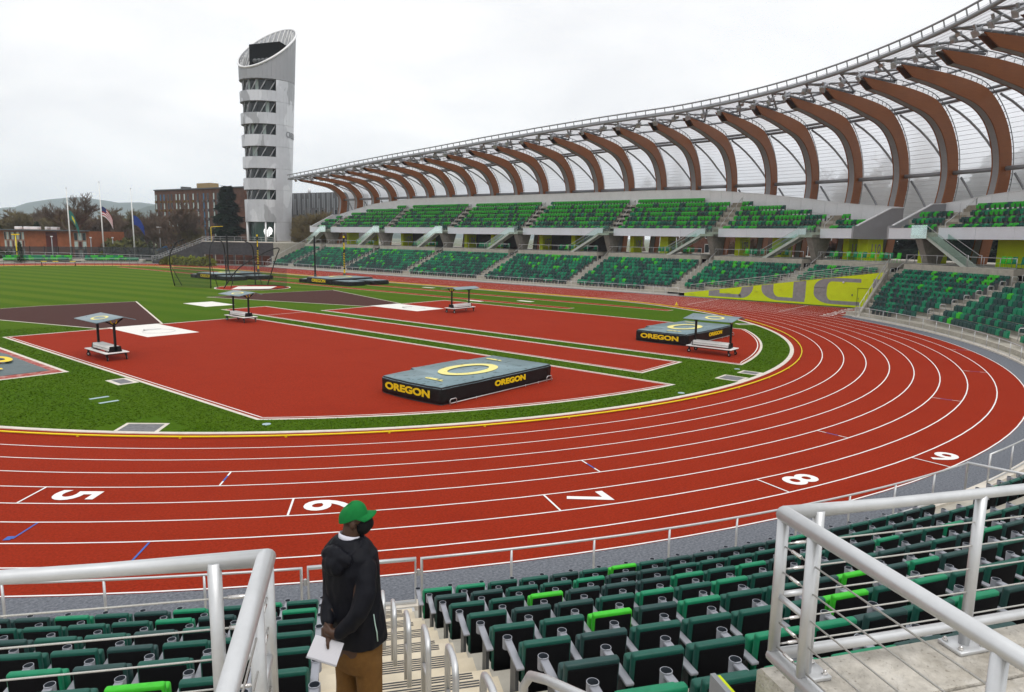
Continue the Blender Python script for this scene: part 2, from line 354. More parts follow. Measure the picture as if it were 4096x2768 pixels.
c.add([(x, y, .022) for x, y in A], [(i, (i+1) % 40, (i+1) % 40+40, i+40) for i in range(40)]); c.build('boundary_line', M_white, infield)
poly_sheet([(9.5, 37.4), (13.5, 35.0), (16.6, 38.4), (12.6, 41.3)], .03, 'throwing_pad', M_pad, infield, ext=.016)

# short blades standing out of the near turf, denser along the paved edges
def in_grass(x, y):
    r = math.hypot(x, y)
    if y < 0 and r > 33.72 or abs(x) > 33.72: return False
    if -22.55 < x < -4.95 and y < 8.8 and (r < 32.02 or y > -5): return False
    if 2.7 < x < 19.25 and y < 8.95 and (r < 32.02 or y > -5): return False
    if -3.55 < x < 1.3 and -28.95 < y < 15.75: return False
    if -27.05 < x < -23.8 and y > -7.4: return False
    if -16.6 < x < -11.8 and 2 < y < 9.2: return False
    for x0, x1, y0, y1 in ((-27.1, -24.8, -22, -19.5), (-23.6, -22.4, -12.6, -10.8), (-2.2, -.6, -33.8, -32.2), (.2, 1.4, -33.8, -32.4), (-25.6, -24.6, -15.8, -14.4)):
        if x0 < x < x1 and y0 < y < y1: return False
    return not (abs(x+14.2) < 2.4+(y-8.9)*.32 and 8.8 < y < 29.7)
rg = np.random.default_rng(5); gv = []; gf = []
n = 0
while n < 60000:
    x, y = rg.uniform(-33.7, 30), rg.uniform(-33.7, 14)
    d = math.hypot(x-CAM.x, y-CAM.y)
    if d > 62 or rg.random() > (22/d)**1.3 or not in_grass(x, y): continue
    a = rg.uniform(0, 6.283); w_ = rg.uniform(.012, .03)*(1+d/30); h_ = rg.uniform(.010, .030); c_, s_ = math.cos(a)*w_, math.sin(a)*w_
    i = len(gv); gv += [(x-c_, y-s_, .004), (x+c_, y+s_, .004), (x+rg.uniform(-.03, .03), y+rg.uniform(-.03, .03), .006+h_)]; gf.append((i, i+1, i+2)); n += 1
me = bpy.data.meshes.new('grass_blades'); me.from_pydata(gv, [], gf); me.materials.append(M_grass); obj('grass_blades', me, kind='stuff', label='short grass blades of the near infield turf', cat='grass')
# ------------------------------------------------------------------ grandstand
REF = 57.0
def P(st, r, z=0.):
    """a place on the stand: st metres along it (0 where bend meets straight, negative round the bend), r metres out, z up"""
    if st >= 0: return Vector((r, st, z))
    a = st/REF; return Vector((r*math.cos(a), r*math.sin(a), z))
def A2S(a): return R_(a)*REF
def fr(st):
    """outward and along (+st) directions at a station"""
    a = min(st, 0)/REF; return Vector((math.cos(a), math.sin(a), 0)), Vector((-math.sin(a), math.cos(a), 0))
def stations(s0, s1, step=1.2):
    if step == .9: return list(np.linspace(s0, s1, int((s1-s0)/.9)+2))
    out = [s0]
    n = max(1, int(abs(min(s1, 0)-min(s0, 0))/step)); 
    if s0 < 0: out += list(np.linspace(s0, min(s1, 0), n+1)[1:])
    if s1 > 0: out.append(s1)
    return out
def sweep(b, prof, s0, s1, mi=0, step=1.2, keep=None, close=False):
    ss = stations(s0, s1, step); n = len(prof); o = len(b.v)
    for s in ss:
        for r, z in prof: b.v.append(tuple(P(s, r, z)))
    for i in range(len(ss)-1):
        for j in range(n-1 if not close else n):
            k = (j+1) % n
            if keep and not keep((ss[i]+ss[i+1])/2, (prof[j][0]+prof[k][0])/2): continue
            b.f.append([o+i*n+j, o+i*n+k, o+(i+1)*n+k, o+(i+1)*n+j]); b.m.append(mi); b.sm.append(False)
    if close:
        b.f.append([o+j for j in range(n)]); b.f.append([o+(len(ss)-1)*n+j for j in range(n)][::-1]); b.m += [mi]*2; b.sm += [False]*2
    return b
def solid(name, prof, s0, s1, m, parent, step=1.2, **k):
    b = MB(); sweep(b, prof, s0, s1, 0, step, close=True); return b.build(name, m, parent, **k)
def rectp(r0, r1, z0, z1): return [(r0, z0), (r1, z0), (r1, z1), (r0, z1)]
NR = 9
def ZT(k): return .35+.4*k                      # tread height of lower row k
def rowr(k): return 48.45+k                     # seat-back radius of lower row k
S_N = 91.; S_S = A2S(-152)                      # north end, and the end behind the camera
AISLES = [84., 66., 48., 30., 12., A2S(-5.3), A2S(-20.6), A2S(-32.6), A2S(-48.2), A2S(-63.6), A2S(-79.3), A2S(-95.2), A2S(-110.9), A2S(-127.45), A2S(-143.2)]
def aisle_edges(i, r):
    st = AISLES[i]
    if i == 13: return A2S(-128.62+(r-47.9)*.062), A2S(-126.72+(r-47.9)*.085)
    h = .85*REF/r if st < 0 else .85
    return st-h, st+h
def in_chute(st, r, m=0.):
    q = P(st, r); return q.x < 47.42+m and -29.75-m < q.y < 2 and st < 0
stand = thing('grandstand', 'curved concrete grandstand with lower and upper seating tiers around the track bend', 'grandstand')
prof = [(46.95, .02)]
for k in range(NR): prof += [(47.6+k, (.02 if k == 0 else ZT(k-1))), (47.6+k, ZT(k))]
prof += [(56.65, ZT(8))]
b = MB(); sweep(b, prof, A2S(-36.5), A2S(-4), 0, .22, keep=lambda s, r: not in_chute(s, r)); sweep(b, prof, S_S, A2S(-36.5), 0, .8); sweep(b, prof, A2S(-4), S_N, 0, 2)
b.build('lower_terrace', M_conc, stand)
# closing wall at the north end
b = MB(); pts = [P(S_N, r, z) for r, z in prof]+[P(S_N, 56.65, -.05), P(S_N, 46.95, -.05)]
b.prism(pts, (0, .25, 0)); b.build('end_wall', M_conc, stand)
# front plinth under the barrier
for s0, s1 in ((S_S, A2S(-39.0)), (A2S(-7.5), S_N)): solid('plinth', rectp(46.72, 46.98, -.02, .10), s0, s1, M_kerb, stand, .8)
# aisle steps: two to each row, in pale concrete with dark nosing strips
M_nose = mat('dark_nosing', (.07, .07, .075), .8, .3, 20)
for i, st in enumerate(AISLES):
    b = MB(); nz = MB()
    near = i == 13
    top = 13 if near else 11
    for k in range(0, NR+4 if near else NR+3):
        r0 = 47.6+k; z0 = .0 if k == 0 else ZT(k-1); zz = ZT(k)
        for hstep, ra, rb, za in ((0, r0-.02, r0+.52, (z0+zz)/2+.02 if k else .2), (1, r0+.40, r0+1.0, zz+.012)):
            if k == 8 and False: continue
            s0, s1 = aisle_edges(i, min(r0, 57.2))
            if in_chute(st, ra, .4): continue
            if near: za += .2
            if za > 4.98: continue
            q = [P(s0, ra, 0), P(s1, ra, 0), P(s1, rb+.02, 0), P(s0, rb+.02, 0)]
            dn = max(za-.75, -.05)
            b.hexa([v+Vector((0, 0, dn)) for v in q], [v+Vector((0, 0, za)) for v in q])
            if near or abs(st) < 0:
                for e in range(3):
                    rr = ra+.02+e*.042; e0, e1 = s0+.32, s1-.22
                    n = [P(e0, rr, za+.002), P(e1, rr, za+.002), P(e1, rr+.02, za+.002), P(e0, rr+.02, za+.002)]
                    nz.hexa([v-Vector((0, 0, .012)) for v in n], [v+Vector((0, 0, .002)) for v in n])
    o = b.build('aisle_steps', M_concl if near else M_conc, stand)
    if nz.v: nz.build('nosing_strip', M_nose, o)
# sections between aisles: concourse kerb wall and slab
SECT = [(S_S, None, 14)]+[(None, None, i) for i in range(14)]+[(None, S_N, 0)]
secs = []
order = sorted(range(len(AISLES)), key=lambda i: AISLES[i])
lo = None
for j in range(len(order)+1):
    il = order[j-1] if j > 0 else None; ih = order[j] if j < len(order) else None
    secs.append((il, ih))
def sec_range(il, ih, r, gap=0.):
    a = S_S if il is None else aisle_edges(il, r)[1]+gap; c = S_N if ih is None else aisle_edges(ih, r)[0]-gap
    return a, c
ZC = 4.95
M_ledge = mat('worn_concrete', (.46, .43, .38), .9, .30, 6, .9, 26, detail=8)
add_layer(M_ledge, 2.1, .45, .68, .65, (.27, .235, .18)); add_layer(M_ledge, 11, .52, .72, .5, (.62, .59, .54)); add_layer(M_ledge, 45, .62, .70, .6, (.16, .14, .11))
for il, ih in secs:
    a, c = sec_range(il, ih, 56.8, .18)
    near = ih == 13 or il == 13
    q = [(56.65, 3.0), (57.05, 3.0), (57.05, ZC), (56.68, ZC), (56.65, ZC-.03)]
    solid('concourse_wall', q, a, c, M_ledge if near else M_conc, stand, .8)
    solid('concourse_slab', rectp(57.06, 59.6, 4.45, ZC-.012), a, c, M_ledge if near else M_conc, stand, .8)
solid('concourse_floor', rectp(59.6, 76, 4.4, ZC-.02), A2S(-75), S_N, M_conc, stand, 1.5)
solid('concourse_floor', rectp(59.6, 66, 4.4, ZC-.02), S_S, A2S(-75), M_conc, stand, 1.5)
# wall below the concourse, outside
solid('rear_wall', rectp(75.6, 76, -.1, 4.4), A2S(-75), S_N, M_dark, stand, 1.5)
# ---- lime wall of the sprint chute, with a door, grey letters, and its raking end wall
def LZ(y): return .55+(-7.7-y)*(4.0-.55)/22.05        # top of the lime wall
lw = MB(); lw.prism([(47.1, -6.6, 0.0), (47.1, -29.7, 0.0), (47.1, -29.7, LZ(-29.7)), (47.1, -6.6, LZ(-6.6))], (.3, 0, 0)); lime = lw.build('chute_wall', M_lime, stand)
def letter(poly_out, poly_in, nm='painted_letter'):
    """flat letter on the wall plane, clipped to the wall's sloping top"""
    def clip(pl):
        out = []
        f = lambda q: LZ(q[0])-.04-q[1]
        for i in range(len(pl)):
            a, c = pl[i-1], pl[i]; fa, fc = f(a), f(c)
            if (fa >= 0) != (fc >= 0): t = fa/(fa-fc); out.append((a[0]+(c[0]-a[0])*t, a[1]+(c[1]-a[1])*t))
            if fc >= 0: out.append(c)
        return out
    bm = bmesh.new()
    for pl in poly_out:
        q = clip(pl)
        if len(q) > 2: bm.faces.new([bm.verts.new((47.094, y, z)) for y, z in q])
    me = bpy.data.meshes.new(nm); bm.to_mesh(me); bm.free(); me.materials.append(M_limeg); obj(nm, me, lime)
def bend(cy, cz, ro, ri, a0, a1, sy=1., n=10):
    """quads of a quarter-ring stroke"""
    out = []; A = np.linspace(R_(a0), R_(a1), n)
    for i in range(n-1):
        g = lambda r, a: (cy+sy*r*math.cos(a), cz+r*math.sin(a)); out.append([g(ri, A[i]), g(ro, A[i]), g(ro, A[i+1]), g(ri, A[i+1])])
    return out
# D (y decreases to the right in the picture)
letter([[(-9.9, .2), (-11.3, .2), (-11.3, 4), (-9.9, 4)], [(-11.3, .2), (-14.0, .2), (-14.0, .62), (-11.3, .62)], [(-14.1, 1.7), (-15.5, 1.7), (-15.5, 4), (-14.1, 4)]]+[[(-14.0+(-1.5)*math.sin(R_(t0))*1.0, .2+1.5*(1-math.cos(R_(t0)))), (-14.0-1.5*math.sin(R_(t1)), .2+1.5*(1-math.cos(R_(t1)))), (-13.7-.4*math.sin(R_(t1)), .62+1.1*(1-math.cos(R_(t1)))), (-13.7-.4*math.sin(R_(t0)), .62+1.1*(1-math.cos(R_(t0))))] for t0, t1 in zip(range(0, 90, 9), range(9, 99, 9))], None)
# U
letter([[(-16.5, 1.5), (-17.9, 1.5), (-17.9, 5), (-16.5, 5)], [(-18.6, .22), (-21.55, .22), (-21.55, .62), (-18.6, .62)], [(-20.2, .62), (-21.6, .62), (-21.6, 5), (-20.2, 5)]]+[[(-18.6+2.1*math.sin(R_(t0)), .22+1.28*(1-math.cos(R_(t0)))), (-18.6+2.1*math.sin(R_(t1)), .22+1.28*(1-math.cos(R_(t1)))), (-18.6+.7*math.sin(R_(t1)), .62+.88*(1-math.cos(R_(t1)))), (-18.6+.7*math.sin(R_(t0)), .62+.88*(1-math.cos(R_(t0))))] for t0, t1 in zip(range(0, 90, 9), range(9, 99, 9))], None)
# C
Cq = [[(-22.5, 1.4), (-23.9, 1.4), (-23.9, 2.0), (-22.5, 2.0)], [(-24.4, .22), (-27.4, .22), (-27.4, .62), (-24.4, .62)], [(-24.4, 2.75), (-27.4, 2.75), (-27.4, 3.15), (-24.4, 3.15)]]
for t0, t1 in zip(range(0, 90, 9), range(9, 99, 9)):
    s = lambda t, a: a*math.sin(R_(t)); h = lambda t, a: a*(1-math.cos(R_(t)))
    Cq.append([(-24.4+s(t0, 1.9), .22+h(t0, 1.2)), (-24.4+s(t1, 1.9), .22+h(t1, 1.2)), (-24.4+s(t1, .5), .62+h(t1, .8)), (-24.4+s(t0, .5), .62+h(t0, .8))])
    Cq.append([(-24.4+s(t0, 1.9), 3.15-h(t0, 1.2)), (-24.4+s(t1, 1.9), 3.15-h(t1, 1.2)), (-24.4+s(t1, .5), 2.75-h(t1, .8)), (-24.4+s(t0, .5), 2.75-h(t0, .8))])
letter(Cq, None)
letter([[(-28.6, .22), (-29.6, .22), (-29.6, .6), (-28.6, .6)], [(-28.6, 2.2), (-29.6, 2.2), (-29.6, 3.2), (-28.6, 3.2)]], None)
b = MB(); y0, y1 = -27.15, -28.35
for q in (((y0+.03), 1.08, .03, 2.16), ((y1-.03), 1.08, .03, 2.16)): b.box((47.08, q[0], q[1]), (.05, q[2], q[3]))
b.box((47.08, (y0+y1)/2, 2.14), (.05, abs(y1-y0), .04)); dr = b.build('door', mat('dark_joint', (.08, .09, .02), .7), lime)
b = MB(); b.box((47.05, y0-.1, 1.0), (.05, .04, .18)); b.build('door_handle', M_dgrey, dr)
b = MB(); b.box((47.05, -26.6, 1.35), (.06, .1, .22)); b.build('card_reader', M_dgrey, lime)
b = MB(); b.sphere((47.0, -25.6, 2.7), .11, 10, 6); b.build('camera_dome', M_panel, lime)
# raking wall closing the terrace beside the chute's end
b = MB(); b.prism([(36.6, -29.95, 0)]+[(37.2+.0, -29.95, .45), (47.4, -29.95, 4.35), (47.4, -29.95, 0)], (0, .22, 0)); b.build('raking_wall', M_conc, stand)

# ---- upper tier
def WT(st):
    """height of the white rear wall's top"""
    if st >= 0: return float(np.interp(st, [0, 8, 66, 78, 86, 92], [14.5, 14.75, 14.75, 13.9, 12.6, 11.4]))
    a = math.degrees(st/REF); return float(np.interp(-a, [0, 2.2, 7.4, 12.8, 18, 25.2, 26, 30, 34.2, 45, 70], [14.5, 14.35, 13.75, 13.0, 12.1, 11.3, 11.3, 11.6, 12.25, 13.2, 14.5]))
UG = (A2S(-30.0), A2S(-25.1))                # the gap in the upper tier
UEND = A2S(-66); UN = 90.5
NU = 7
def UZ(k): return 8.25+.715*k
def ur(k): return 59.6+1.0*k
uprof = [(58.15, 7.95), (58.75, 7.95)]
for k in range(NU): uprof += [(58.75+k, UZ(k-1) if k else 7.95), (58.75+k, UZ(k))]
uprof += [(66.0, UZ(6))]
UKEEP = lambda s, r: True
for s0, s1 in ((UEND, UG[0]-0.0), (UG[1], UN)):
    b = MB(); sweep(b, uprof, s0, s1, 0, .9 if s0 > -30 else .9, keep=lambda s, r: r < 59.8 or 8.25+.715*int(r-58.75)+1.75 < WT(s)); b.build('upper_terrace', M_conc, stand)
    solid('upper_soffit', [(58.2, 7.72), (66.6, 7.72), (66.6, 7.9), (58.2, 7.9)], s0, s1, mat('soffit', (.16, .16, .155), .8), stand, 1.2)
# white panels of the rear wall: each a panel of its own, with open joints
n = 0
for s0, s1 in ((UEND, UG[0]), (UG[1], UN)):
    k = int((s1-s0)/1.5); ww = (s1-s0)/k
    for i in range(k):
        a, c = s0+i*ww+.012, s0+(i+1)*ww-.012; b = MB()
        q = [P(a, 66.2, 10.0), P(c, 66.2, 10.0), P(c, 66.32, 10.0), P(a, 66.32, 10.0)]
        tops = [WT(a), WT(c), WT(c), WT(a)]
        b.hexa([Vector((v.x, v.y, 7.9)) for v in q], [Vector((v.x, v.y, z)) for v, z in zip(q, tops)]); b.build('wall_panel', M_panel, stand); n += 1
for s0, s1 in ((UEND, UG[0]), (UG[1], UN)):
    b = MB(); ss = list(np.linspace(s0, s1, 60))
    for i in range(59):
        a, c = ss[i], ss[i+1]; q = [P(a, 66.14, WT(a)), P(c, 66.14, WT(c)), P(c, 66.75, WT(c)), P(a, 66.75, WT(a))]
        b.hexa(q, [v+Vector((0, 0, .07)) for v in q])
    b.build('wall_coping', M_panel, stand)
# fascia panels, broken at each aisle
UA = [i for i in range(len(AISLES)) if AISLES[i] > A2S(-60) and i != 7]
def upper_aisle(i): return AISLES[i] if i != 6 else A2S(-19.6)
UAS = sorted([84., 66., 48., 30., 12., A2S(-5.0), A2S(-19.8), A2S(-35.2), A2S(-50.5)])
M_glass = bpy.data.materials.new('pale_green_glass'); M_glass.use_nodes = True; t = M_glass.node_tree; t.nodes.clear()
_o = t.nodes.new('ShaderNodeOutputMaterial'); _m = t.nodes.new('ShaderNodeMixShader'); _t = t.nodes.new('ShaderNodeBsdfTransparent'); _g = t.nodes.new('ShaderNodeBsdfGlossy')
_t.inputs[0].default_value = (.80, .93, .88, 1); _g.inputs['Roughness'].default_value = .05; _g.inputs[0].default_value = (.8, .95, .9, 1); _fr = t.nodes.new('ShaderNodeFresnel'); _fr.inputs[0].default_value = 1.5
_ad = t.nodes.new('ShaderNodeMath'); _ad.operation = 'MULTIPLY'; _ad.inputs[1].default_value = .55
t.links.new(_fr.outputs[0], _ad.inputs[0]); t.links.new(_ad.outputs[0], _m.inputs[0]); t.links.new(_t.outputs[0], _m.inputs[1]); t.links.new(_g.outputs[0], _m.inputs[2]); t.links.new(_m.outputs[0], _o.inputs[0])
for s0, s1 in ((UEND, UG[0]), (UG[1], UN)):
    cuts = [s0]+[q for a in UAS if s0 < a < s1 for q in (a-1.0, a+1.0)]+[s1]
    for j in range(0, len(cuts), 2):
        a, c = cuts[j], cuts[j+1]; k = max(1, round((c-a)/3.9)); ww = (c-a)/k
        for i in range(k): solid('fascia_panel', rectp(57.98, 58.12, 7.55, 8.64), a+i*ww+.012, a+(i+1)*ww-.012, M_fascia, stand, 1.2)
        solid('fascia_cap', rectp(57.94, 58.5, 8.642, 8.70), a, c, M_panel, stand, 1.2)
# closing side walls of the upper tier (north end and both sides of the gap)
for st, dr in ((UN, 1), (UG[1], -1), (UG[0], 1)):
    wt = WT(st); t_ = fr(st)[1]*(.22*dr)
    pl = [P(st, 57.98, 7.5), P(st, 57.98, 8.95), P(st, 58.6, 9.0), P(st, 64.2, wt-.1), P(st, 66.35, wt), P(st, 66.35, 7.5)]
    b = MB(); b.prism(pl, t_); b.build('side_panel', M_panel if dr == 1 and st > 0 else mat('grey_metal_panel', (.33, .33, .35), .5, .05, 1), stand)
    b = MB(); b.beam(pl[2]+t_/2, pl[3]+t_/2, .30, .10); b.beam(pl[3]+t_/2, pl[4]+t_/2, .30, .10); b.build('side_coping', M_panel, stand)
# upper aisle steps, landings, stair flights with glass sides, piers
def handrail(b, a, c, h=.95, r=.03, posts=2):
    a, c = Vector(a), Vector(c); up = Vector((0, 0, h)); b.tube([a, a+up, c+up, c], r, 6)
    for i in range(1, posts-1): q = a.lerp(c, i/(posts-1)); b.tube([q, q+up], r*.8, 6)
for st in UAS:
    b = MB()
    for k in range(NU):
        if UZ(k)+1.6 > WT(st)+.4: break
        for ra, rb, za in ((58.75+k, 59.3+k, UZ(k)-.33), (59.2+k, 59.75+k, UZ(k)+.012)):
            q = [P(st-.75, ra), P(st+.75, ra), P(st+.75, rb), P(st-.75, rb)]
            b.hexa([v+Vector((0, 0, za-.5)) for v in q], [v+Vector((0, 0, za)) for v in q])
    b.build('upper_steps', mat('brown_grey_concrete', (.27, .235, .185), .85, .15, 3), stand)
    b = MB()
    for k in (0, 2, 4):
        if UZ(k)+2.9 > WT(st)+.3: break
        handrail(b, P(st-.80, 59.0+k, UZ(k)), P(st-.80, 60.6+k, UZ(k)+1.15), .95, .03)
    if b.v: b.build('stair_rail', M_galv, stand)
    dr = 1 if st > A2S(-28) else -1
    solid('landing', rectp(56.6, 58.2, 7.62, 7.94), st-1.0, st+1.0, M_conc, stand, .5)
    # flight down to the concourse, along the front of the stand
    n = 17; run = 5.1; b = MB(); s0 = st+dr*1.0
    for i in range(n):
        a = s0+dr*run*i/n; c = s0+dr*run*(i+1)/n; z = 7.94-(7.94-ZC)*(i+1)/(n+0.)
        q = [P(a, 56.8), P(c, 56.8), P(c, 57.95), P(a, 57.95)]
        b.hexa([v+Vector((0, 0, z-.18)) for v in q], [v+Vector((0, 0, z+.02)) for v in q])
    for rr in (56.72, 57.98):
        pa, pc = P(s0, rr, 7.6), P(s0+dr*run, rr, ZC-.25); b.beam(pa+Vector((0, 0, .1)), pc+Vector((0, 0, .1)), .06, .34)
    fl = b.build('stair_flight', mat('stair_concrete', (.46, .50, .45), .8, .1, 4), stand)
    b = MB()
    for rr in (56.66, 58.02):
        pa, pc = P(s0, rr, 7.75), P(s0+dr*run, rr, ZC+.1); up = Vector((0, 0, 1.0)); b.quad(pa, pc, pc+up, pa+up)
    q0, q1 = P(st-1, 56.58, 7.6), P(st+1, 56.58, 7.6); b.quad(q0, q1, q1+Vector((0, 0, 1.35)), q0+Vector((0, 0, 1.35)))
    for e in (-1, 1):
        q0, q1 = P(st+e*1.0, 56.6, 7.6), P(st+e*1.0, 57.97, 7.6)
        if e != dr: b.quad(q0, q1, q1+Vector((0, 0, 1.35)), q0+Vector((0, 0, 1.35)))
    b.build('glass_balustrade', M_glass, stand)
    b = MB()
    for rr in (56.62, 58.06):
        pa, pc = P(s0, rr, 8.80), P(s0+dr*run, rr, ZC+1.12); b.tube([pa, pc, P(s0+dr*(run+.3), rr, ZC+1.1), P(s0+dr*(run+.3), rr, ZC)], .03, 6)
    b.build('stair_rail', M_galv, stand)
    # leaning concrete pier carrying the landing
    o_, t_ = fr(st); b = MB(); w2 = t_*.42
    c0 = P(st-dr*.2, 0); 
    q = lambda r, z, e: P(st-dr*.3, r, z)+t_*e
    b.hexa([q(58.3, 4.6, -.35), q(59.5, 4.6, -.35), q(59.5, 4.6, .35), q(58.3, 4.6, .35)], [q(56.9, 7.6, -.42), q(60.6, 7.6, -.42), q(60.6, 7.6, .42), q(56.9, 7.6, .42)])
    b.build('pier', mat('pier_concrete', (.23, .215, .19), .85, .2, 2), stand)
# lime wall blocks with section numbers under the upper tier
M_limed = mat('shaded_lime_paint', (.24, .27, .02), .7, .15, 3)  # copy of the lime with shade put into its colour, unused
def lime_block(st, num, wd=1.5, dep=3.2, dr=1):
    b = MB(); q = [P(st-wd/2, 61.6), P(st+wd/2, 61.6), P(st+wd/2, 61.6+dep), P(st-wd/2, 61.6+dep)]
    o = b.hexa([v+Vector((0, 0, ZC-.03)) for v in q], [v+Vector((0, 0, 7.75)) for v in q]).build('lime_block', M_lime, stand)
    if num:
        o_, t_ = fr(st); me = text_mesh('section_number', num, 1.55, .004, .03, .82); me.materials.append(M_limeg)
        for e in (-1,):
            n = obj('section_number', me, o); n.matrix_basis = frame(P(st+e*(wd/2+.012), 61.6+dep/2, 6.3), o_*(1), (0, 0, 1), t_*e)
for st, num in ((84, None), (66, '105'), (48, '106'), (30, '107'), (12, '108'), (A2S(-5.0), '109'), (A2S(-19.8), '110')):
    lime_block(st-2.2 if st > 0 else st-2.0, num, .7, 2.8)
for st, num in ((75, '105'), (57, None), (39, None), (21, None), (4.2, '108'), (A2S(-12.6), '109'), (A2S(-24.0), '110')):
    lime_block(st, num, 1.35 if num else .8, 2.6)
lime_block(A2S(-31.5), '111', 1.3, 2.6); lime_block(A2S(-41.5), '112', 3.6, 3.2)
solid('concourse_back_wall', rectp(66.5, 66.8, ZC, 7.72), 16.5, 24, M_dark, stand)
for s0, s1 in ((34, 46.5), (53, 64.5), (16, 28.5)): solid('concourse_back_wall', rectp(64.2, 64.5, ZC, 7.7), s0, s1, M_dark, stand)

# ---- railings of the stand
rails = thing('stand_railing', 'galvanised post and rail guards along the concourse edge and terraces', 'railing')
def rail_run(pts, h=1.0, sp=1.9, name='guard_rail', mids=(.12,), r=.026, parent=None, m=None):
    b = MB(); top = [Vector(q)+Vector((0, 0, h)) for q in pts]
    b.tube([pts[0]]+top+[pts[-1]], r, 6)
    for mz in mids: b.tube([Vector(q)+Vector((0, 0, mz)) for q in pts], r*.75, 5)
    d = 0.; nxt = sp
    for i in range(1, len(pts)):
        a, c = Vector(pts[i-1]), Vector(pts[i]); l = (c-a).length
        while nxt < d+l: q = a.lerp(c, (nxt-d)/l); b.tube([q, q+Vector((0, 0, h))], r*.85, 6); nxt += sp
        d += l
    return b.build(name, m or M_galv, parent or rails)
for il, ih in secs:
    if il == 13 or ih == 13 or AISLES[ih if ih is not None else il] < A2S(-100): continue
    a, c = sec_range(il, ih, 57, .2)
    rail_run([P(s, 56.85, ZC) for s in stations(a, c, 1.2)], .95)
# rails up the lime wall, the raking wall and the north end
rail_run([(47.3, -7.3, LZ(-7.3)), (47.3, -29.6, LZ(-29.6))], .95, 1.9, mids=(.1, .3, .5, .7))
rail_run([(36.9, -29.85, .25), (47.3, -29.85, 4.35)], 1.0, 1.6, mids=(.1,))
rail_run([P(S_N, 47.2, .4), P(S_N, 57.0, 4.9)], 1.0, 1.6)
rail_run([P(91, 57.2, 4.95), P(91, 68, 4.95)], 1.0, 1.8)
for a0, a1 in ((70, 85), (A2S(-17.5), A2S(-12)), (A2S(-38), A2S(-46))):
    rail_run([P(s, 64.6, WT(s)-2.6) for s in stations(min(a0, a1), max(a0, a1), 1.5)], 1.0, 2.0, mids=(.5,))
# small hoop rails in every aisle of the far stand
hoop = MB(); hoop.tube([(0, 0, 0), (0, 0, .80), (0, .06, .88), (0, .44, .88), (0, .5, .80), (0, .5, 0)], .028, 6); hoop.tube([(0, 0, .5), (0, .5, .5)], .022, 6)
hm = hoop.mesh('hoop_rail', M_galv)
for i, st in enumerate(AISLES):
    if i >= 12: continue
    for k in range(1, 9):
        e = aisle_edges(i, 48+k)[0]
        if in_chute(e, 47.6+k, .3): continue
        o_, t_ = fr(e); o = obj('hoop_rail', hm, rails); o.matrix_basis = frame(P(e+.12, 47.75+k, ZT(k)), t_, -o_, (0, 0, 1))
    if st > A2S(-60):
        e = aisle_edges(i, 57)[0]; b = MB(); handrail(b, P(e+.2, 56.2, 3.6), P(e+.2, 58.4, 4.9), .95, .026); b.build('stair_rail', M_galv, rails)
# ------------------------------------------------------------------ roof
roof = thing('stadium_roof', 'sweeping translucent canopy on curved timber ribs over the stand', 'roof')
def HT(st):
    if st >= 0: return float(np.interp(st, [0, 9, 21, 33, 45, 57, 69, 81, 93], [23.3, 23.1, 22.7, 22.2, 21.6, 21.1, 20.5, 19.8, 19.2]))
    return float(np.interp(-math.degrees(st/REF), [0, 2.3, 12.8, 23, 33, 43, 70], [23.3, 23.35, 23.75, 24.2, 24.7, 25.2, 26.5]))
def TS(st): return 3.0*(max(st, 0)/93)**1.1 if st > 0 else 0.
INN = [(55.3, 22.27), (58.22, 21.87), (61.32, 21.22), (63.68, 20.67), (65.28, 19.97), (66.58, 18.92), (67.53, 17.5), (68.03, 16.1), (68.18, 14.8), (68.03, 13.3), (67.73, 12.0), (67.38, 10.0), (66.98, 7.5), (66.48, 4.9)]
OUT = [(53.7, 23.2), (57.0, 23.05), (59.9, 22.85), (63.1, 22.45), (65.2, 21.95), (66.9, 20.9), (68.3, 19.45), (69.3, 17.7), (69.75, 16.0), (69.8, 14.2), (69.55, 12.6), (68.95, 9.9), (68.4, 7.5), (67.9, 4.9)]
MEM = [(50.7, 23.75), (53.5, 23.95), (57.0, 23.95), (60.6, 23.7), (63.8, 23.25), (66.4, 22.35), (68.4, 21.0), (69.8, 19.2), (70.6, 17.1), (70.85, 14.8), (70.7, 12.4), (70.2, 10), (69.9, 8.6)]
def warp(q, st):
    r, z = q; H = HT(st); ts = TS(st)
    if r < 67: r = r+ts*(67-r)/13.5
    if z > 15: z = 15+(z-15)*(H-15)/8.2
    return r, z
def smooth_line(L, n=3):
    out = []; K = len(L)
    for i in range(K-1):
        p0, p1, p2, p3 = L[max(i-1, 0)], L[i], L[i+1], L[min(i+2, K-1)]
        for j in range(n):
            t = j/n; f = lambda a, b_, c, d: .5*((2*b_)+(-a+c)*t+(2*a-5*b_+4*c-d)*t*t+(-a+3*b_-3*c+d)*t**3)
            out.append((f(p0[0], p1[0], p2[0], p3[0]), f(p0[1], p1[1], p2[1], p3[1])))
    out.append(L[-1]); return out
INS, OUS, MES = smooth_line(INN), smooth_line(OUT), smooth_line(MEM, 2)
RIBS = [93-6*i for i in range(16)]+[A2S(-2.4-5.15*i) for i in range(13)]
TH = .50
M_roofg = mat('roof_steel', (.27, .28, .295), .45, .06, 3, metal=.3)
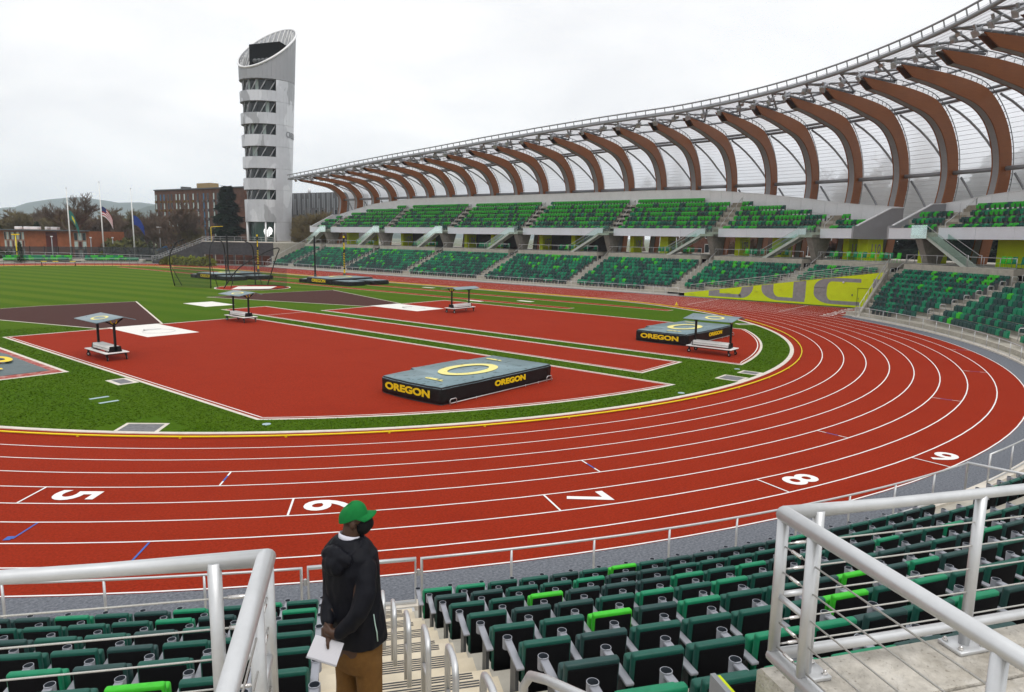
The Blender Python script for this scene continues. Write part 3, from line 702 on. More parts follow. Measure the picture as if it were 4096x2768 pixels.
for st in RIBS:
    o_, t_ = fr(st); b = MB(); g = MB(); k = MB()
    I = [warp(q, st) for q in INS]; O = [warp(q, st) for q in OUS]; n = len(I)
    pt = lambda q, e: P(st, 0)*0+o_*q[0]+Vector((0, 0, q[1]))+(Vector((0, st, 0)) if st > 0 else Vector((0, 0, 0)))+t_*e
    for e0, e1 in ((-TH, -TH+.13), (TH-.13, TH)):
        vs = [pt(q, e) for e in (e0, e1) for L_ in (I, O) for q in L_]; fs = []
        for i in range(n-1):
            fs += [(i, n+i, n+i+1, i+1), (2*n+i, 2*n+i+1, 3*n+i+1, 3*n+i), (i, i+1, 2*n+i+1, 2*n+i), (n+i, 3*n+i, 3*n+i+1, n+i+1)]
        fs += [(0, 2*n, 3*n, n)]; b.add(vs, fs)
    rib = b.build('rib', M_wood, roof)
    vs = []; fs = []
    for i in range(n):
        # web set back a little from the timber edges
        a, c = Vector(I[i]), Vector(O[i]); d = (c-a)
        for q, e in ((a+d*.02, -TH+.13), (a+d*.02, TH-.13), (c-d*.03, TH-.13), (c-d*.03, -TH+.13)): vs.append(pt((q.x, q.y), e))
    for i in range(n-1):
        for j in range(4): fs.append((i*4+j, i*4+(j+1) % 4, i*4+4+(j+1) % 4, i*4+4+j))
    g.add(vs, fs); g.build('soffit', mat('rib_soffit', (.30, .295, .30), .6, .05, 2), rib)
    # little brackets between rib and membrane
    ML = [warp(q, st) for q in MES]
    for i in range(0, n-6, 1):
        a = Vector(O[i]); c = min(ML, key=lambda q: (q[0]-a.x)**2+(q[1]-a.y)**2)
        nb = Vector(O[min(i+1, n-1)])-a; nb.normalize(); nn = Vector((-nb.y, nb.x)); nn = nn if nn.y > 0 or nn.x > 0 and i > n*.4 else -nn
        for dd in (0,):
            aa = a.lerp(Vector(O[min(i+1, n-1)]), dd); q = aa+nn*.62
            k.beam(pt((aa.x, aa.y), -.2), pt((q.x, q.y), -.2), .06, .06)
    cur = [pt((q[0], q[1]), -.2) for q in [(Vector(O[i])+Vector((0, 0))).to_tuple() for i in range(n-6)]]
    off = []
    for i in range(n-6):
        a = Vector(O[i]); nb = (Vector(O[i+1])-a).normalized(); nn = Vector((-nb.y, nb.x)); nn = nn if nn.y > 0 or nn.x > 0 and i > n*.4 else -nn; q = a+nn*.62; off.append(pt((q.x, q.y), -.2))
    k.tube(off, .05, 5); k.build('bracket_row', M_roofg, rib)
    # outrigger from rib tip to the roof edge
    k = MB(); a = pt(O[0], 0); ed = pt(warp(MEM[0], st), 0); k.tube([pt(O[5], 0)+Vector((0, 0, .35)), a+Vector((0, 0, .3)), ed+Vector((0, 0, -.35))], .13, 7)
    k.build('outrigger', M_roofg, roof)
# membrane bays with battens
M_etfe = bpy.data.materials.new('clear_roof_film'); M_etfe.use_nodes = True; t = M_etfe.node_tree; t.nodes.clear()
_o = t.nodes.new('ShaderNodeOutputMaterial'); _m = t.nodes.new('ShaderNodeMixShader'); _t = t.nodes.new('ShaderNodeBsdfTransparent'); _t.inputs[0].default_value = (.93, .94, .97, 1)
_l = t.nodes.new('ShaderNodeBsdfTranslucent'); _l.inputs[0].default_value = (.97, .97, 1, 1); _d2 = t.nodes.new('ShaderNodeBsdfDiffuse'); _d2.inputs[0].default_value = (.88, .88, .92, 1)
_m2 = t.nodes.new('ShaderNodeMixShader'); _m2.inputs[0].default_value = .25; _rf = t.nodes.new('ShaderNodeBsdfRefraction'); _rf.inputs['IOR'].default_value = 1.12; _rf.inputs['Roughness'].default_value = .3; _rf.inputs[0].default_value = (.96, .96, 1, 1); _m3 = t.nodes.new('ShaderNodeMixShader'); _m3.inputs[0].default_value = .5; _n = t.nodes.new('ShaderNodeTexNoise'); _n.inputs['Scale'].default_value = .22; _n.inputs['Detail'].default_value = 4
_ge = t.nodes.new('ShaderNodeNewGeometry'); _mr = t.nodes.new('ShaderNodeMapRange'); _mr.inputs['From Min'].default_value = .3; _mr.inputs['From Max'].default_value = .7; _mr.inputs['To Min'].default_value = .38; _mr.inputs['To Max'].default_value = .55
t.links.new(_ge.outputs['Position'], _n.inputs['Vector']); t.links.new(_n.outputs['Fac'], _mr.inputs[0]); t.links.new(_mr.outputs[0], _m.inputs[0])
t.links.new(_l.outputs[0], _m2.inputs[1]); t.links.new(_d2.outputs[0], _m2.inputs[2]); t.links.new(_t.outputs[0], _m3.inputs[1]); t.links.new(_rf.outputs[0], _m3.inputs[2]); t.links.new(_m3.outputs[0], _m.inputs[1]); t.links.new(_m2.outputs[0], _m.inputs[2]); t.links.new(_m.outputs[0], _o.inputs[0])
M_batten = mat('batten', (.88, .88, .92), .5)
rs = sorted(RIBS)
def mem_pt(st, f):
    i = min(int(f), len(MES)-2); u = f-i; a, c = MES[i], MES[i+1]; r, z = warp((a[0]+(c[0]-a[0])*u, a[1]+(c[1]-a[1])*u), st); return P(st, r, z)
for i in range(len(rs)-1):
    s0, s1 = rs[i], rs[i+1]; sub = list(np.linspace(s0, s1, 5 if s0 < 0 else 3)); b = MB(); n = len(MES)
    for s in sub:
        for q in MES: r, z = warp(q, s); b.v.append(tuple(P(s, r, z)))
    for a in range(len(sub)-1):
        for j in range(n-1): b.f.append([a*n+j, a*n+j+1, (a+1)*n+j+1, (a+1)*n+j]); b.m.append(0); b.sm.append(True)
    o = b.build('membrane_bay', M_etfe, roof)
    k = MB(); f = .4
    while f < n-1.05:
        pts = [mem_pt(s, f)+Vector((0, 0, -.03)) for s in sub]; k.tube(pts, .022, 4); f += .42
    k.build('batten_row', M_batten, o)
def along(name, prof_pt, rad, dz=0., dr=0., n=8, m=M_roofg, s0=None, s1=None, sub=2):
    ss = [s for s in np.linspace(rs[0] if s0 is None else s0, rs[-1] if s1 is None else s1, 90)]
    b = MB(); b.tube([P(s, warp(prof_pt, s)[0]+dr, warp(prof_pt, s)[1]+dz) for s in ss], rad, n); return b.build(name, m, roof)
along('edge_tube', MEM[0], .20, -.38); along('gutter_tube', MEM[0], .10, .42, -.25); along('edge_tube', (51.4, 23.8), .12, -.1)
along('ridge_truss', (66.3, 22.2), .17, -.05); along('ridge_truss', (66.9, 21.9), .17, -.05); along('purlin', (57.2, 23.6), .13); along('purlin', (61.5, 23.3), .13)
# the tie tube, bay by bay, stopping at the ribs
for i in range(len(rs)-1):
    b = MB(); q = lambda s: P(s, 69.0, 14.7+.55); b.tube([q(s) for s in np.linspace(rs[i]+TH, rs[i+1]-TH, 4)], .25, 10); b.build('tie_tube', M_roofg, roof)
    b = MB(); s0, s1 = rs[i], rs[i+1]
    A = [warp(q, (s0+s1)/2) for q in MES]; pts = []
    for j in range(11, 19): u = (j-11)/7; s = s1-.4+(s0-s1+.8)*u; r, z = warp(MES[j], s); pts.append(P(s, r-.45, z-.1))
    b.tube(pts, .13, 7); b.build('bracing', M_roofg, roof)
    b = MB(); pts = []
    for j in range(18, 25): u = (j-18)/6; s = s1-.4+(s0-s1+.8)*u; r, z = warp(MES[min(j, len(MES)-1)], s); pts.append(P(s, r-.45, z))
    b.tube(pts, .13, 7); b.build('bracing', M_roofg, roof)
    for ja, jb in ((0, 5), (5, 0)):
        b = MB(); ra, za = warp(MES[ja], s0); rb, zb = warp(MES[jb], s1); b.tube([P(s0, ra+.3, za-.45), P(s1, rb+.3, zb-.5)], .12, 6); b.build('bracing', M_roofg, roof)
# brackets and guard of the gutter edge, floodlights
ss = np.arange(rs[0], rs[-1], 1.5); b = MB()
for s in ss:
    r, z = warp(MEM[0], s); b.beam(P(s, r, z-.38), P(s, r-.25, z+.42), .07, .10)
b.build('edge_bracket', M_roofg, roof)
M_lamp = mat('floodlight_housing', (.42, .43, .45), .4, metal=.4)
fl = MB(); fl.box((0, 0, 0), (.85, .5, .30)); fl.box((.30, 0, -.24), (.12, .62, .5)); fl.box((0, 0, .32), (.2, .2, .5)); fl.box((-.62, 0, .1), (.4, .44, .09)); me_fl = fl.mesh('floodlight', M_lamp); bevel(me_fl, .03)
sp = MB(); sp.tube([(0, 0, -.3), (0, 0, .35)], [.34, .26], 12); sp.box((.0, .5, .25), (.4, .4, .35)); me_sp = sp.mesh('loudspeaker', M_lamp)
random.seed(3)
for i in range(len(rs)-1):
    for u in (.2, .7):
        s = rs[i]+(rs[i+1]-rs[i])*u; r, z = warp((51.9, 23.2), s); o_, t_ = fr(s)
        o = obj('floodlight' if (u != .2 or i % 2) else 'loudspeaker', me_fl if (u != .2 or i % 2) else me_sp, roof); o.location = P(s, r+random.uniform(-.2, .5), z-.3); o.rotation_euler = (random.uniform(-.3, .3), random.uniform(.1, .6), math.atan2(-o_.y, -o_.x)+random.uniform(-.5, .5))

# ------------------------------------------------------------------ observation tower
TC = Vector((61.4, 113.3, 0)); tv = Vector((TC.x-CAM.x, TC.y-CAM.y, 0)).normalized(); tr = Vector((tv.y, -tv.x, 0))
tower = thing('observation_tower', 'tall silver flared tower with slanted open top and ribbon windows', 'tower', TC)
def tc(z): return -5.3-.2*(z-5)/50, 5.3+2.75*(z-5)/50
def T(phi, z, off=0.):
    """phi 0 = right side, 90 = towards the track, 180 = left side"""
    l, r = tc(z); c, a = (l+r)/2, (r-l)/2+off; q = tr*(c+a*math.cos(R_(phi)))-tv*((a*.9)*math.sin(R_(phi))); return Vector((q.x, q.y, z))
def rim(phi):
    l, r = tc(51); c, a = (l+r)/2, (r-l)/2; return 51.3+.585*a*math.cos(R_(phi))-4.2*math.sin(R_(phi))
M_clad = mat('perforated_cladding', (.52, .53, .56), .4, .08, .35, metal=.35)
# softly lighter and darker printed figures in the perforation
add_layer(M_clad, .16, .50, .515, .75, (.66, .67, .70), (1, 1, .55), 3); add_layer(M_clad, .21, .56, .57, .75, (.30, .305, .32), (1, 1, .5), 4)
M_clear = bpy.data.materials.new('perforated_screen'); M_clear.use_nodes = True; t = M_clear.node_tree; b_ = t.nodes['Principled BSDF']; b_.inputs['Base Color'].default_value = (.46, .47, .5, 1); b_.inputs['Roughness'].default_value = .45
_tr = t.nodes.new('ShaderNodeBsdfTransparent'); _mx = t.nodes.new('ShaderNodeMixShader'); _mx.inputs[0].default_value = .55; t.links.new(_tr.outputs[0], _mx.inputs[1]); t.links.new(b_.outputs[0], _mx.inputs[2]); t.links.new(_mx.outputs[0], t.nodes['Material Output'].inputs[0])
BANDS = [(9.85, 15.2), (17.5, 20.25), (22.55, 25.3), (27.7, 30.4), (32.85, 35.45), (38.05, 40.5)]
WIN = [(15.2, 17.5), (20.25, 22.55), (25.3, 27.7), (30.4, 32.85), (35.45, 38.05), (40.5, 43.05)]
NP = 40; PH = [360*i/NP for i in range(NP+1)]
W0, W1 = 68, 205                        # the windows span these angles
def tpanel(p0, p1, z0, z1, m, nm='cladding_panel', z1b=None):
    b = MB(); g = .10; q = []
    z1b = z1 if z1b is None else z1b
    for off in (0, -.12): q.append([T(p0+g, z0+.02, off), T(p1-g, z0+.02, off), T(p1-g, z1b-.02, off), T(p0+g, z1-.02, off)])
    b.hexa(q[1], q[0]); b.build(nm, m, tower)
for i in range(NP):
    p0, p1 = PH[i], PH[i+1]; mid = (p0+p1)/2; front = 0 <= mid <= 180
    if W0 < mid < W1:
        lv = [(z0, z1) for z0, z1 in BANDS]
    else:
        lv = [(5.3, 9.85)]+[(a, c) for a, c in zip([9.85]+[w[1] for w in WIN][:-1], [w[1] for w in WIN])]
    if not front: lv = [(lv[0][0], lv[-1][1])] if not W0 < mid < W1 else lv
    if W0 < mid < W1: lv = lv
    for z0, z1 in lv: tpanel(p0, p1, z0, z1, M_clad)
    # upper, see-through screen to the slanted rim
    a, c = rim(p0), rim(p1)
    tpanel(p0, p1, 43.1, a, M_clear if front else M_clear, 'screen_panel', c)
    if a > 50 and front: pass
b = MB(); b.tube([T(p, rim(p), .05) for p in np.linspace(0, 360, 72, endpoint=False)], .24, 8, closed=True); b.build('rim_ring', M_panel, tower)
b = MB()
for i in range(30):
    p = 360*i/30; b.tube([T(p, 43.2, -.5), T(p, rim(p)-.2, -.5)], .10, 5); q = p+26; b.tube([T(p, 43.2, -.8), T(q, (43.2+rim(q))/2, -.8), T(p+52, rim(p+52)-.3, -.8)], .14, 5)
for z in (45.8, 49, 52.2):
    pts = [T(p, z, -.5) for p in np.linspace(0, 360, 60) if rim(p) > z]
    if len(pts) > 3:
        run = [pts[0]]
        for q in pts[1:]:
            if (q-run[-1]).length < 2.5: run.append(q)
            else:
                if len(run) > 1: b.tube(run, .12, 5)
                run = [q]
        if len(run) > 1: b.tube(run, .12, 5)
b.build('crown_frame', M_galv, tower)
M_win = mat('dark_window_glass', (.02, .026, .03), .08, spec=.35)
M_slab = mat('floor_slab_edge', (.30, .31, .32), .5)
random.seed(11)
for z0, z1 in WIN:
    b = MB(); A = list(np.linspace(W0-2, W1+4, 16))
    for i in range(15): b.quad(T(A[i], z0, -1.5), T(A[i+1], z0, -1.5), T(A[i+1], z1, -1.5), T(A[i], z1, -1.5), 0 if random.random() < .86 else 1)
    wnd = b.build('ribbon_window', [M_win, mat('pale_blind', (.35, .42, .40), .3)], tower)
    for zz in (z0, z1):
        b = MB(); b.add([T(a, zz, -.05) for a in np.linspace(0, 360, 48, endpoint=False)], [tuple(range(48))]); b.build('floor_slab', M_slab, tower)
    for i in range(6):
        a = W0+8+i*22; b = MB(); b.tube([T(a+9, z0, -.7), T(a-6, z1, -.7)], .13, 6); b.build('diagonal_brace', mat('white_steel', (.42, .43, .45), .4), wnd)
    for a in (W0, W1):
        b = MB(); b.quad(T(a, z0, -.02), T(a, z1, -.02), T(a, z1, -1.6), T(a, z0, -1.6)); b.build('window_reveal', M_dgrey, wnd)
# entrance level: glass lobby with a lit emblem
b = MB(); A = list(np.linspace(W0-4, W1+6, 14))
for i in range(13): b.quad(T(A[i], 5.0, -1.2), T(A[i+1], 5.0, -1.2), T(A[i+1], 9.85, -1.2), T(A[i], 9.85, -1.2))
lob = b.build('lobby_glass', mat('lobby_glass', (.02, .05, .045), .06, spec=.9), tower)
for a in (74, 98, 166, 176):
    b = MB(); b.tube([T(a, 5.0, -.35), T(a, 9.85, -.35)], .2, 6); b.build('lobby_column', M_panel, lob)
b = MB(); b.add([T(a, 9.86, -.03) for a in np.linspace(0, 360, 48, endpoint=False)], [tuple(range(48))]); b.build('floor_slab', M_slab, tower)
em = bpy.data.materials.new('lit_emblem'); em.use_nodes = True; e_ = em.node_tree.nodes['Principled BSDF']; e_.inputs['Base Color'].default_value = (.9, .9, .9, 1); e_.inputs['Emission Color'].default_value = (1, 1, 1, 1); e_.inputs['Emission Strength'].default_value = .7
b = MB(); cc = T(92, 7.45, -.95); n_ = -tv; sh = []
for x, y in ((845, 168), (862, 172), (873, 190), (874, 212), (866, 226), (868, 236), (852, 240), (846, 254), (834, 262), (816, 257), (802, 236), (795, 208), (801, 188), (806, 186), (812, 196), (818, 190), (824, 198), (833, 190), (840, 196), (838, 178)):
    sh.append(cc+tr*((x-835)*.0262)+Vector((0, 0, (215-y)*.0262)))
b.add(sh+[cc], [(i, (i+1) % len(sh), len(sh)) for i in range(len(sh))]); b.build('lit_emblem', em, lob)
b = MB(); b.tube([cc-Vector((0, 0, 2.2))+n_*.05, cc+Vector((0, 0, .5))+n_*.05], .06, 5); b.build('emblem_stem', M_dgrey, lob)
# black scoreboard in the crown
sc = MB(); f = lambda u, z, w: tr*u+Vector((0, 0, z))+tv*w
sc.hexa([f(-2.9, 43.5, -3.2), f(4.0, 43.5, -4.2), f(5.9, 43.5, 0), f(-1.2, 43.5, 3)], [f(-2.8, 50.9, -3.2), f(4.1, 52.0, -4.2), f(6.0, 52.0, 0), f(-1.2, 50.9, 3)]); sc.build('scoreboard', M_matte, tower)
sc = MB()
for i in range(6): sc.sphere(f(-1.6+i*.9, 47.0+.3*i*.5, -4.6), .55, 8, 6)
sc.build('loudspeaker_row', M_dgrey, tower)
# lettering on the printed jersey
for i, ch in enumerate('OREGO'):
    ph = 40-i*7.5; me = text_mesh('painted_letter', ch, 1.9, .01, .04, .9); me.materials.append(mat('print_grey', (.22, .23, .25), .5)); o = obj('painted_letter', me, tower)
    a, c = T(ph-1, 31), T(ph+1, 31); x = (a-c).normalized(); o.matrix_basis = frame(T(ph, 30.75-.06*i, .04), x, (0, 0, 1), x.cross(Vector((0, 0, 1))))
# ------------------------------------------------------------------ seats
random.seed(21)
SEATC = {'charcoal green': (.016, .056, .053), 'dark green': (.007, .085, .062), 'mid green': (.005, .205, .098), 'bright green': (.044, .48, .022), 'leaf green': (.024, .40, .026)}
SM = {k: mat('vinyl_'+k.replace(' ', '_'), c, .48, .10, 14, .12, 90, spec=.35) for k, c in SEATC.items()}
CK = list(SEATC)
def pick(k, upper=False, st=0.):
    u = random.random()
    if st < A2S(-100): return 3 if u < .035 else (2 if u < .22 else (0 if u < .55 else 1))
    if upper:
        f = k/6
        return 4 if u < .30+.62*f else (2 if u < .55+.4*f else (0 if random.random() < .25 else 1)) if u < .97 else 0
    f = k/8
    if u < .04+.20*max(0, f-.45): return 3
    if u < .30+.42*f: return 2
    return 0 if u < .78-.05*f else 1
seats = []        # (position, station, tier row, colour index, tier, block)
for (il, ih) in secs:
    for k in range(NR):
        r = rowr(k); a, c = sec_range(il, ih, r); f = r/REF if a < 0 else 1.
        if a < 0 < c: f = 1.
        pt_ = .575+.006*k; n = int((c-a)*f/pt_); m = ((c-a)*f-n*pt_)/2; m = .01 if il == 13 else ((c-a)*f-n*pt_-.01 if ih == 13 else m)
        for i in range(n):
            st = a+(m+pt_*(i+.5))/f
            if in_chute(st, r-.3, .25) or in_chute(st, r-1.2, .1): continue
            if k == 0 and il is None and False: continue
            seats.append((P(st, r, ZT(k)), st, k, pick(k, False, st), 0, (il, ih)))
for s0, s1 in ((UEND, UG[0]), (UG[1], UN)):
    cuts = [s0+.3]+[q for a in UAS if s0 < a < s1 for q in (a-.78, a+.78)]+[s1-.3]
    for j in range(0, len(cuts), 2):
        for k in range(NU):
            a, c = cuts[j], cuts[j+1]; r = ur(k)-.05; f = r/REF if a < 0 else 1.; n = int((c-a)*f/.57)
            for i in range(n):
                st = a+.57*(i+.5)/f
                if UZ(k)+.85 > WT(st)-1.1: continue
                if st < 0 and -math.degrees(st/REF) > 12.5 and k > 5: continue
                seats.append((P(st, r, UZ(k)), st, k, pick(k, True), 1, None))
def inview(q, mg=60):
    d = q-CAM; z = d.dot(_f)
    if z < .3: return False
    x = 2048+2808.3*d.dot(_r2)/z; y = 1384-2808.3*d.dot(_u2)/z
    return -mg < x < 4096+mg and -mg < y < 2768+mg*2
lowv = sorted([s for s in seats if s[4] == 0 and inview(s[0]+Vector((0, 0, .7)))], key=lambda s: (s[0]-CAM).length)
near = lowv[:300]; nearset = set(id(s) for s in near)
# the seat, built once
b = MB(); Mt = Matrix.Rotation(R_(5), 3, 'X'); b.box((0, -.012, .60), (.492, .078, .55), M=Mt); me_back = bevel(b.mesh('backrest', SM['dark green']), .030, 3)
b = MB(); b.box((0, -.049, .515), (.452, .02, .63), M=Mt); me_bp = bevel(b.mesh('back_panel', M_matte), .006, 1)
b = MB(); b.box((0, .105, .57), (.492, .10, .42), M=Matrix.Rotation(R_(4), 3, 'X')); me_pan = bevel(b.mesh('seat_pan', SM['dark green']), .03, 3)
M_arm = mat('grey_plastic', (.30, .31, .345), .5, .06, 8, .05, 200)
b = MB(); b.box((0, .15, .635), (.078, .52, .030)); b.box((0, .20, .60), (.05, .30, .05)); me_arm = bevel(b.mesh('armrest', M_arm), .006, 1)
b = MB(); n = 18
for rr, z0, z1, inn in ((.050, .54, .662, 0), (.044, .662, .60, 1)):
    vs = [(rr*math.cos(2*math.pi*j/n), .425+rr*math.sin(2*math.pi*j/n), z) for z in (z0, z1) for j in range(n)]; b.add(vs, [(j, (j+1) % n, n+(j+1) % n, n+j) for j in range(n)], inn, True)
vs = [(rr*math.cos(2*math.pi*j/n), .425+rr*math.sin(2*math.pi*j/n), .662) for rr in (.044, .050) for j in range(n)]; b.add(vs, [(j, n+j, n+(j+1) % n, (j+1) % n) for j in range(n)])
b.add([(.044*math.cos(2*math.pi*j/n), .425+.044*math.sin(2*math.pi*j/n), .60) for j in range(n)], [tuple(range(n))], 1); me_cup = b.mesh('cup_holder', [M_arm, mat('cup_inside', (.05, .06, .075), .5)])
b = MB(); b.box((0, .12, .30), (.035, .20, .58)); b.box((0, .12, .012), (.06, .30, .024)); me_leg = b.mesh('seat_leg', M_dgrey)
b = MB(); b.box((0, .15, .53), (.012, .24, .13)); me_plate = b.mesh('row_plate', M_panel)
seat_group = 'padded seats near the camera aisle'
ORD = ['front', 'second', 'third', 'fourth', 'fifth', 'sixth', 'seventh', 'eighth', 'ninth']
protos = {}
def colour_copy(me, key):
    if (me.name, key) not in protos:
        c = me.copy(); c.materials[0] = SM[key]; protos[(me.name, key)] = c
    return protos[(me.name, key)]
rowmax = {}
for s in near: q = (s[5], s[2]); rowmax[q] = max(rowmax.get(q, -1e9), s[1])
W10 = ['zeroth', 'first', 'second', 'third', 'fourth', 'fifth', 'sixth', 'seventh', 'eighth', 'ninth', 'tenth', 'eleventh', 'twelfth', 'thirteenth', 'fourteenth', 'fifteenth', 'sixteenth', 'seventeenth', 'eighteenth', 'nineteenth', 'twentieth']
def nth(n): return W10[n] if n < 21 else ('twenty-' if n < 30 else 'thirty-')+W10[n % 10] if n % 10 else 'thirtieth'
allrow = {}
for s in seats:
    if s[4] == 0: allrow.setdefault((s[5], s[2]), []).append(s[1])
for q in allrow.values(): q.sort()
for s in near:
    pos, st, k, ci, _, blk = s; key = CK[ci]; L_ = allrow[(blk, k)]; i = L_.index(st)
    far = (pos-CAM).length > 26
    if blk[0] == 13: n_, side = i+1, 'right of the steps'
    elif blk[1] == 13: n_, side = len(L_)-i, 'left of the steps'
    else: n_, side = i+1, {12: 'past the next aisle', 11: 'past the second aisle', 10: 'past the third aisle', 9: 'past the fourth aisle', 8: 'past the fifth aisle', 14: 'before the last aisle'}.get(blk[0], 'by the lime wall')
    e = thing('stadium_seat', f'{key} stadium seat, {ORD[k]} row from barrier, {nth(n_)} seat {side}', 'seat', group='padded seats of the lower tier')
    o_, t_ = fr(st); e.matrix_world = frame(pos, t_, -o_, (0, 0, 1))
    obj('backrest', colour_copy(me_back, key), e); obj('seat_pan', colour_copy(me_pan, key), e)
    if not far:
        obj('back_panel', me_bp, e)
        arms = [-.285]
        if st >= rowmax[(blk, k)]-.01: arms.append(.285)
        for x in arms:
            a = obj('armrest', me_arm, e); a.location = (x, 0, 0); c = obj('cup_holder', me_cup, a)
            l = obj('seat_leg', me_leg, e); l.location = (x, 0, 0)
# every other seat of the far stands, in one mesh
def boxv(c, sz, tilt=0.):
    x, y, z = sz[0]/2, sz[1]/2, sz[2]/2; M = Matrix.Rotation(R_(tilt), 3, 'X'); return [tuple(M @ Vector((sx*x, sy*y, q*z))+Vector(c)) for q in (-1, 1) for sy in (-1, 1) for sx in (-1, 1)]
tv_ = np.array(boxv((0, -.02, .60), (.50, .07, .50), 11)+boxv((0, .13, .50), (.47, .10, .36), -8)+boxv((-.28, .15, .30), (.04, .3, .6)))
bf = [(0, 2, 3, 1), (4, 5, 7, 6), (0, 1, 5, 4), (2, 6, 7, 3), (0, 4, 6, 2), (1, 3, 7, 5)]
tf = np.array([[i+8*j for i in f] for j in range(3) for f in bf])
rest = [s for s in seats if id(s) not in nearset and s[1] > A2S(-100)]
random.seed(77)
for k in range(2):
    for i in range(108):
        a = 48.2+i*.58
        if 60.5 < a < 63.5 or 78 < a < 81 or (k == 1 and a < 52): continue
        rest.append((Vector((0, 84.4, 0))+Vector((49.3*math.cos(R_(a))+k*.95*math.cos(R_(a)), (49.3+k*.95)*math.sin(R_(a)), .35+.42*k)), R_(a), -1, random.choice((4, 2, 2, 1, 4, 3)), 2, None))
V = np.zeros((len(rest), 24, 3)); F = np.zeros((len(rest), 18, 4), int); MI = np.zeros((len(rest), 18), int)
for i, s in enumerate(rest):
    o_, t_ = fr(s[1]) if s[4] < 2 else (Vector((math.cos(s[1]), math.sin(s[1]), 0)), Vector((-math.sin(s[1]), math.cos(s[1]), 0))); A = np.array([[t_.x, t_.y, 0], [-o_.x, -o_.y, 0], [0, 0, 1]]); V[i] = tv_ @ A+np.array(s[0]); F[i] = tf+24*i; MI[i, :12] = s[3]; MI[i, 12:] = 5
me = bpy.data.meshes.new('seat_rows'); me.from_pydata(V.reshape(-1, 3).tolist(), [], F.reshape(-1, 4).tolist())
for k in CK: me.materials.append(SM[k])
me.materials.append(M_dgrey); me.polygons.foreach_set('material_index', MI.reshape(-1)); me.update()
obj('seat_rows', me, kind='stuff', label='rows of mixed green stadium seats filling the far grandstand tiers', cat='seats')
# loose concourse chairs behind the railing
b = MB(); b.box((0, 0, .46), (.52, .5, .07)); b.box((0, -.24, .78), (.52, .07, .62), M=Matrix.Rotation(R_(8), 3, 'X'))
for x in (-.22, .22):
    for y in (-.2, .2): b.box((x, y, .22), (.04, .04, .44))
cm = {k: bevel(b.mesh('concourse_chair', SM[k]), .02, 1) for k in ('mid green', 'bright green', 'charcoal green')}
random.seed(5)
for gi, c0 in enumerate([75, 72, 57., 53, 39.5, 35, 21.5, 17, 3.4, -.6, A2S(-10.0), A2S(-13.5), A2S(-22), A2S(-25.2), A2S(-28.6), A2S(-43.3)]):
    for i, k in enumerate(random.sample(['mid green', 'mid green', 'bright green', 'charcoal green', 'mid green', 'bright green'], 4)):
        st = c0-i*.62-(.4 if i > 2 else 0); o_, t_ = fr(st)
        o = obj('concourse_chair', cm[k], label=f'{k} loose chair, {nth(i+1)} of the {nth(gi+1)} concourse group from the tower end', cat='chair', group='loose chairs on the concourse'); o.matrix_world = frame(P(st, 58.6, ZC-.01), t_, -o_, (0, 0, 1))
# ------------------------------------------------------------------ trackside barrier
def barrier(a0, a1, label, gates=(), sp=1.7):
    """aluminium rail barrier from station a0 to a1 with each post a part"""
    t = thing('trackside_barrier', label, 'barrier'); ss = stations(a0, a1, 1.0)
    pts = [P(s, 46.85, 1.0) for s in ss]
    b = MB(); b.tube([P(a0, 46.85, .1)]+pts+[P(a1, 46.85, .1)], .025, 8); b.build('top_rail', M_alu, t)
    b = MB(); b.tube([P(s, 46.85, .16) for s in ss], .022, 6); b.build('bottom_rail', M_alu, t)
    pm = MB(); pm.tube([(0, 0, .08), (0, 0, .99)], .024, 8); pm = pm.mesh('post', M_alu)
    n = max(1, round(abs(a1-a0)*46.85/REF/sp))
    for i in range(1, n): o = obj('post', pm, t); o.location = P(a0+(a1-a0)*i/n, 46.85, 0)
    return t
NEARB = [(-152, -129.15, 'aluminium trackside barrier left of the steps facing the track'), (-126.42, -106.7, 'aluminium trackside barrier right of the steps up to its corner')]
for a0, a1, lb in NEARB: barrier(A2S(a0), A2S(a1), lb)
# hinged gate at the foot of the steps
g = thing('barrier_gate', 'hinged aluminium gate in the trackside barrier at the foot of the steps', 'gate')
a0, a1 = A2S(-129.0), A2S(-126.57)
b = MB(); q = [P(a0, 46.85, .12), P(a0, 46.85, 1.0), P(a1, 46.85, 1.0), P(a1, 46.85, .12)]; b.tube(q+[q[0]], .030, 8); b.build('gate_frame', M_alu, g)
for s in (a0-.07, a1+.07):
    b = MB(); b.box(P(s, 46.85, .72), (.05, .05, .12)); b.build('hinge', M_galv, g)
b = MB(); b.hexa([P(a0+.05, 46.95, .06), P(a1-.05, 46.95, .06), P(a1-.05, 47.15, .06), P(a0+.05, 47.15, .06)], [P(a0+.05, 46.95, .085), P(a1-.05, 46.95, .085), P(a1-.05, 47.15, .085), P(a0+.05, 47.15, .085)]); b.build('sill', M_galv, g)
# return rail at the barrier's corner and the next barrier beyond the opening
t = thing('corner_barrier', 'angled barrier rail turning away from the track beside the seats', 'barrier')
b = MB(); c0, c1 = P(A2S(-106.7), 46.85), P(A2S(-106.3), 48.6); z1 = Vector((0, 0, 1.0)); b.tube([c0+Vector((0, 0, .1)), c0+z1, c1+z1, c1+Vector((0, 0, .1))], .03, 8); b.build('top_rail', M_alu, t)
barrier(A2S(-104.9), A2S(-75), 'aluminium trackside barrier beyond the opening past its corner')
barrier(A2S(-75), A2S(-39.4), 'aluminium trackside barrier curving along the far bend block', sp=1.9)
b = barrier(A2S(-7.4), 91., 'long aluminium trackside barrier along the home straight', sp=1.9)

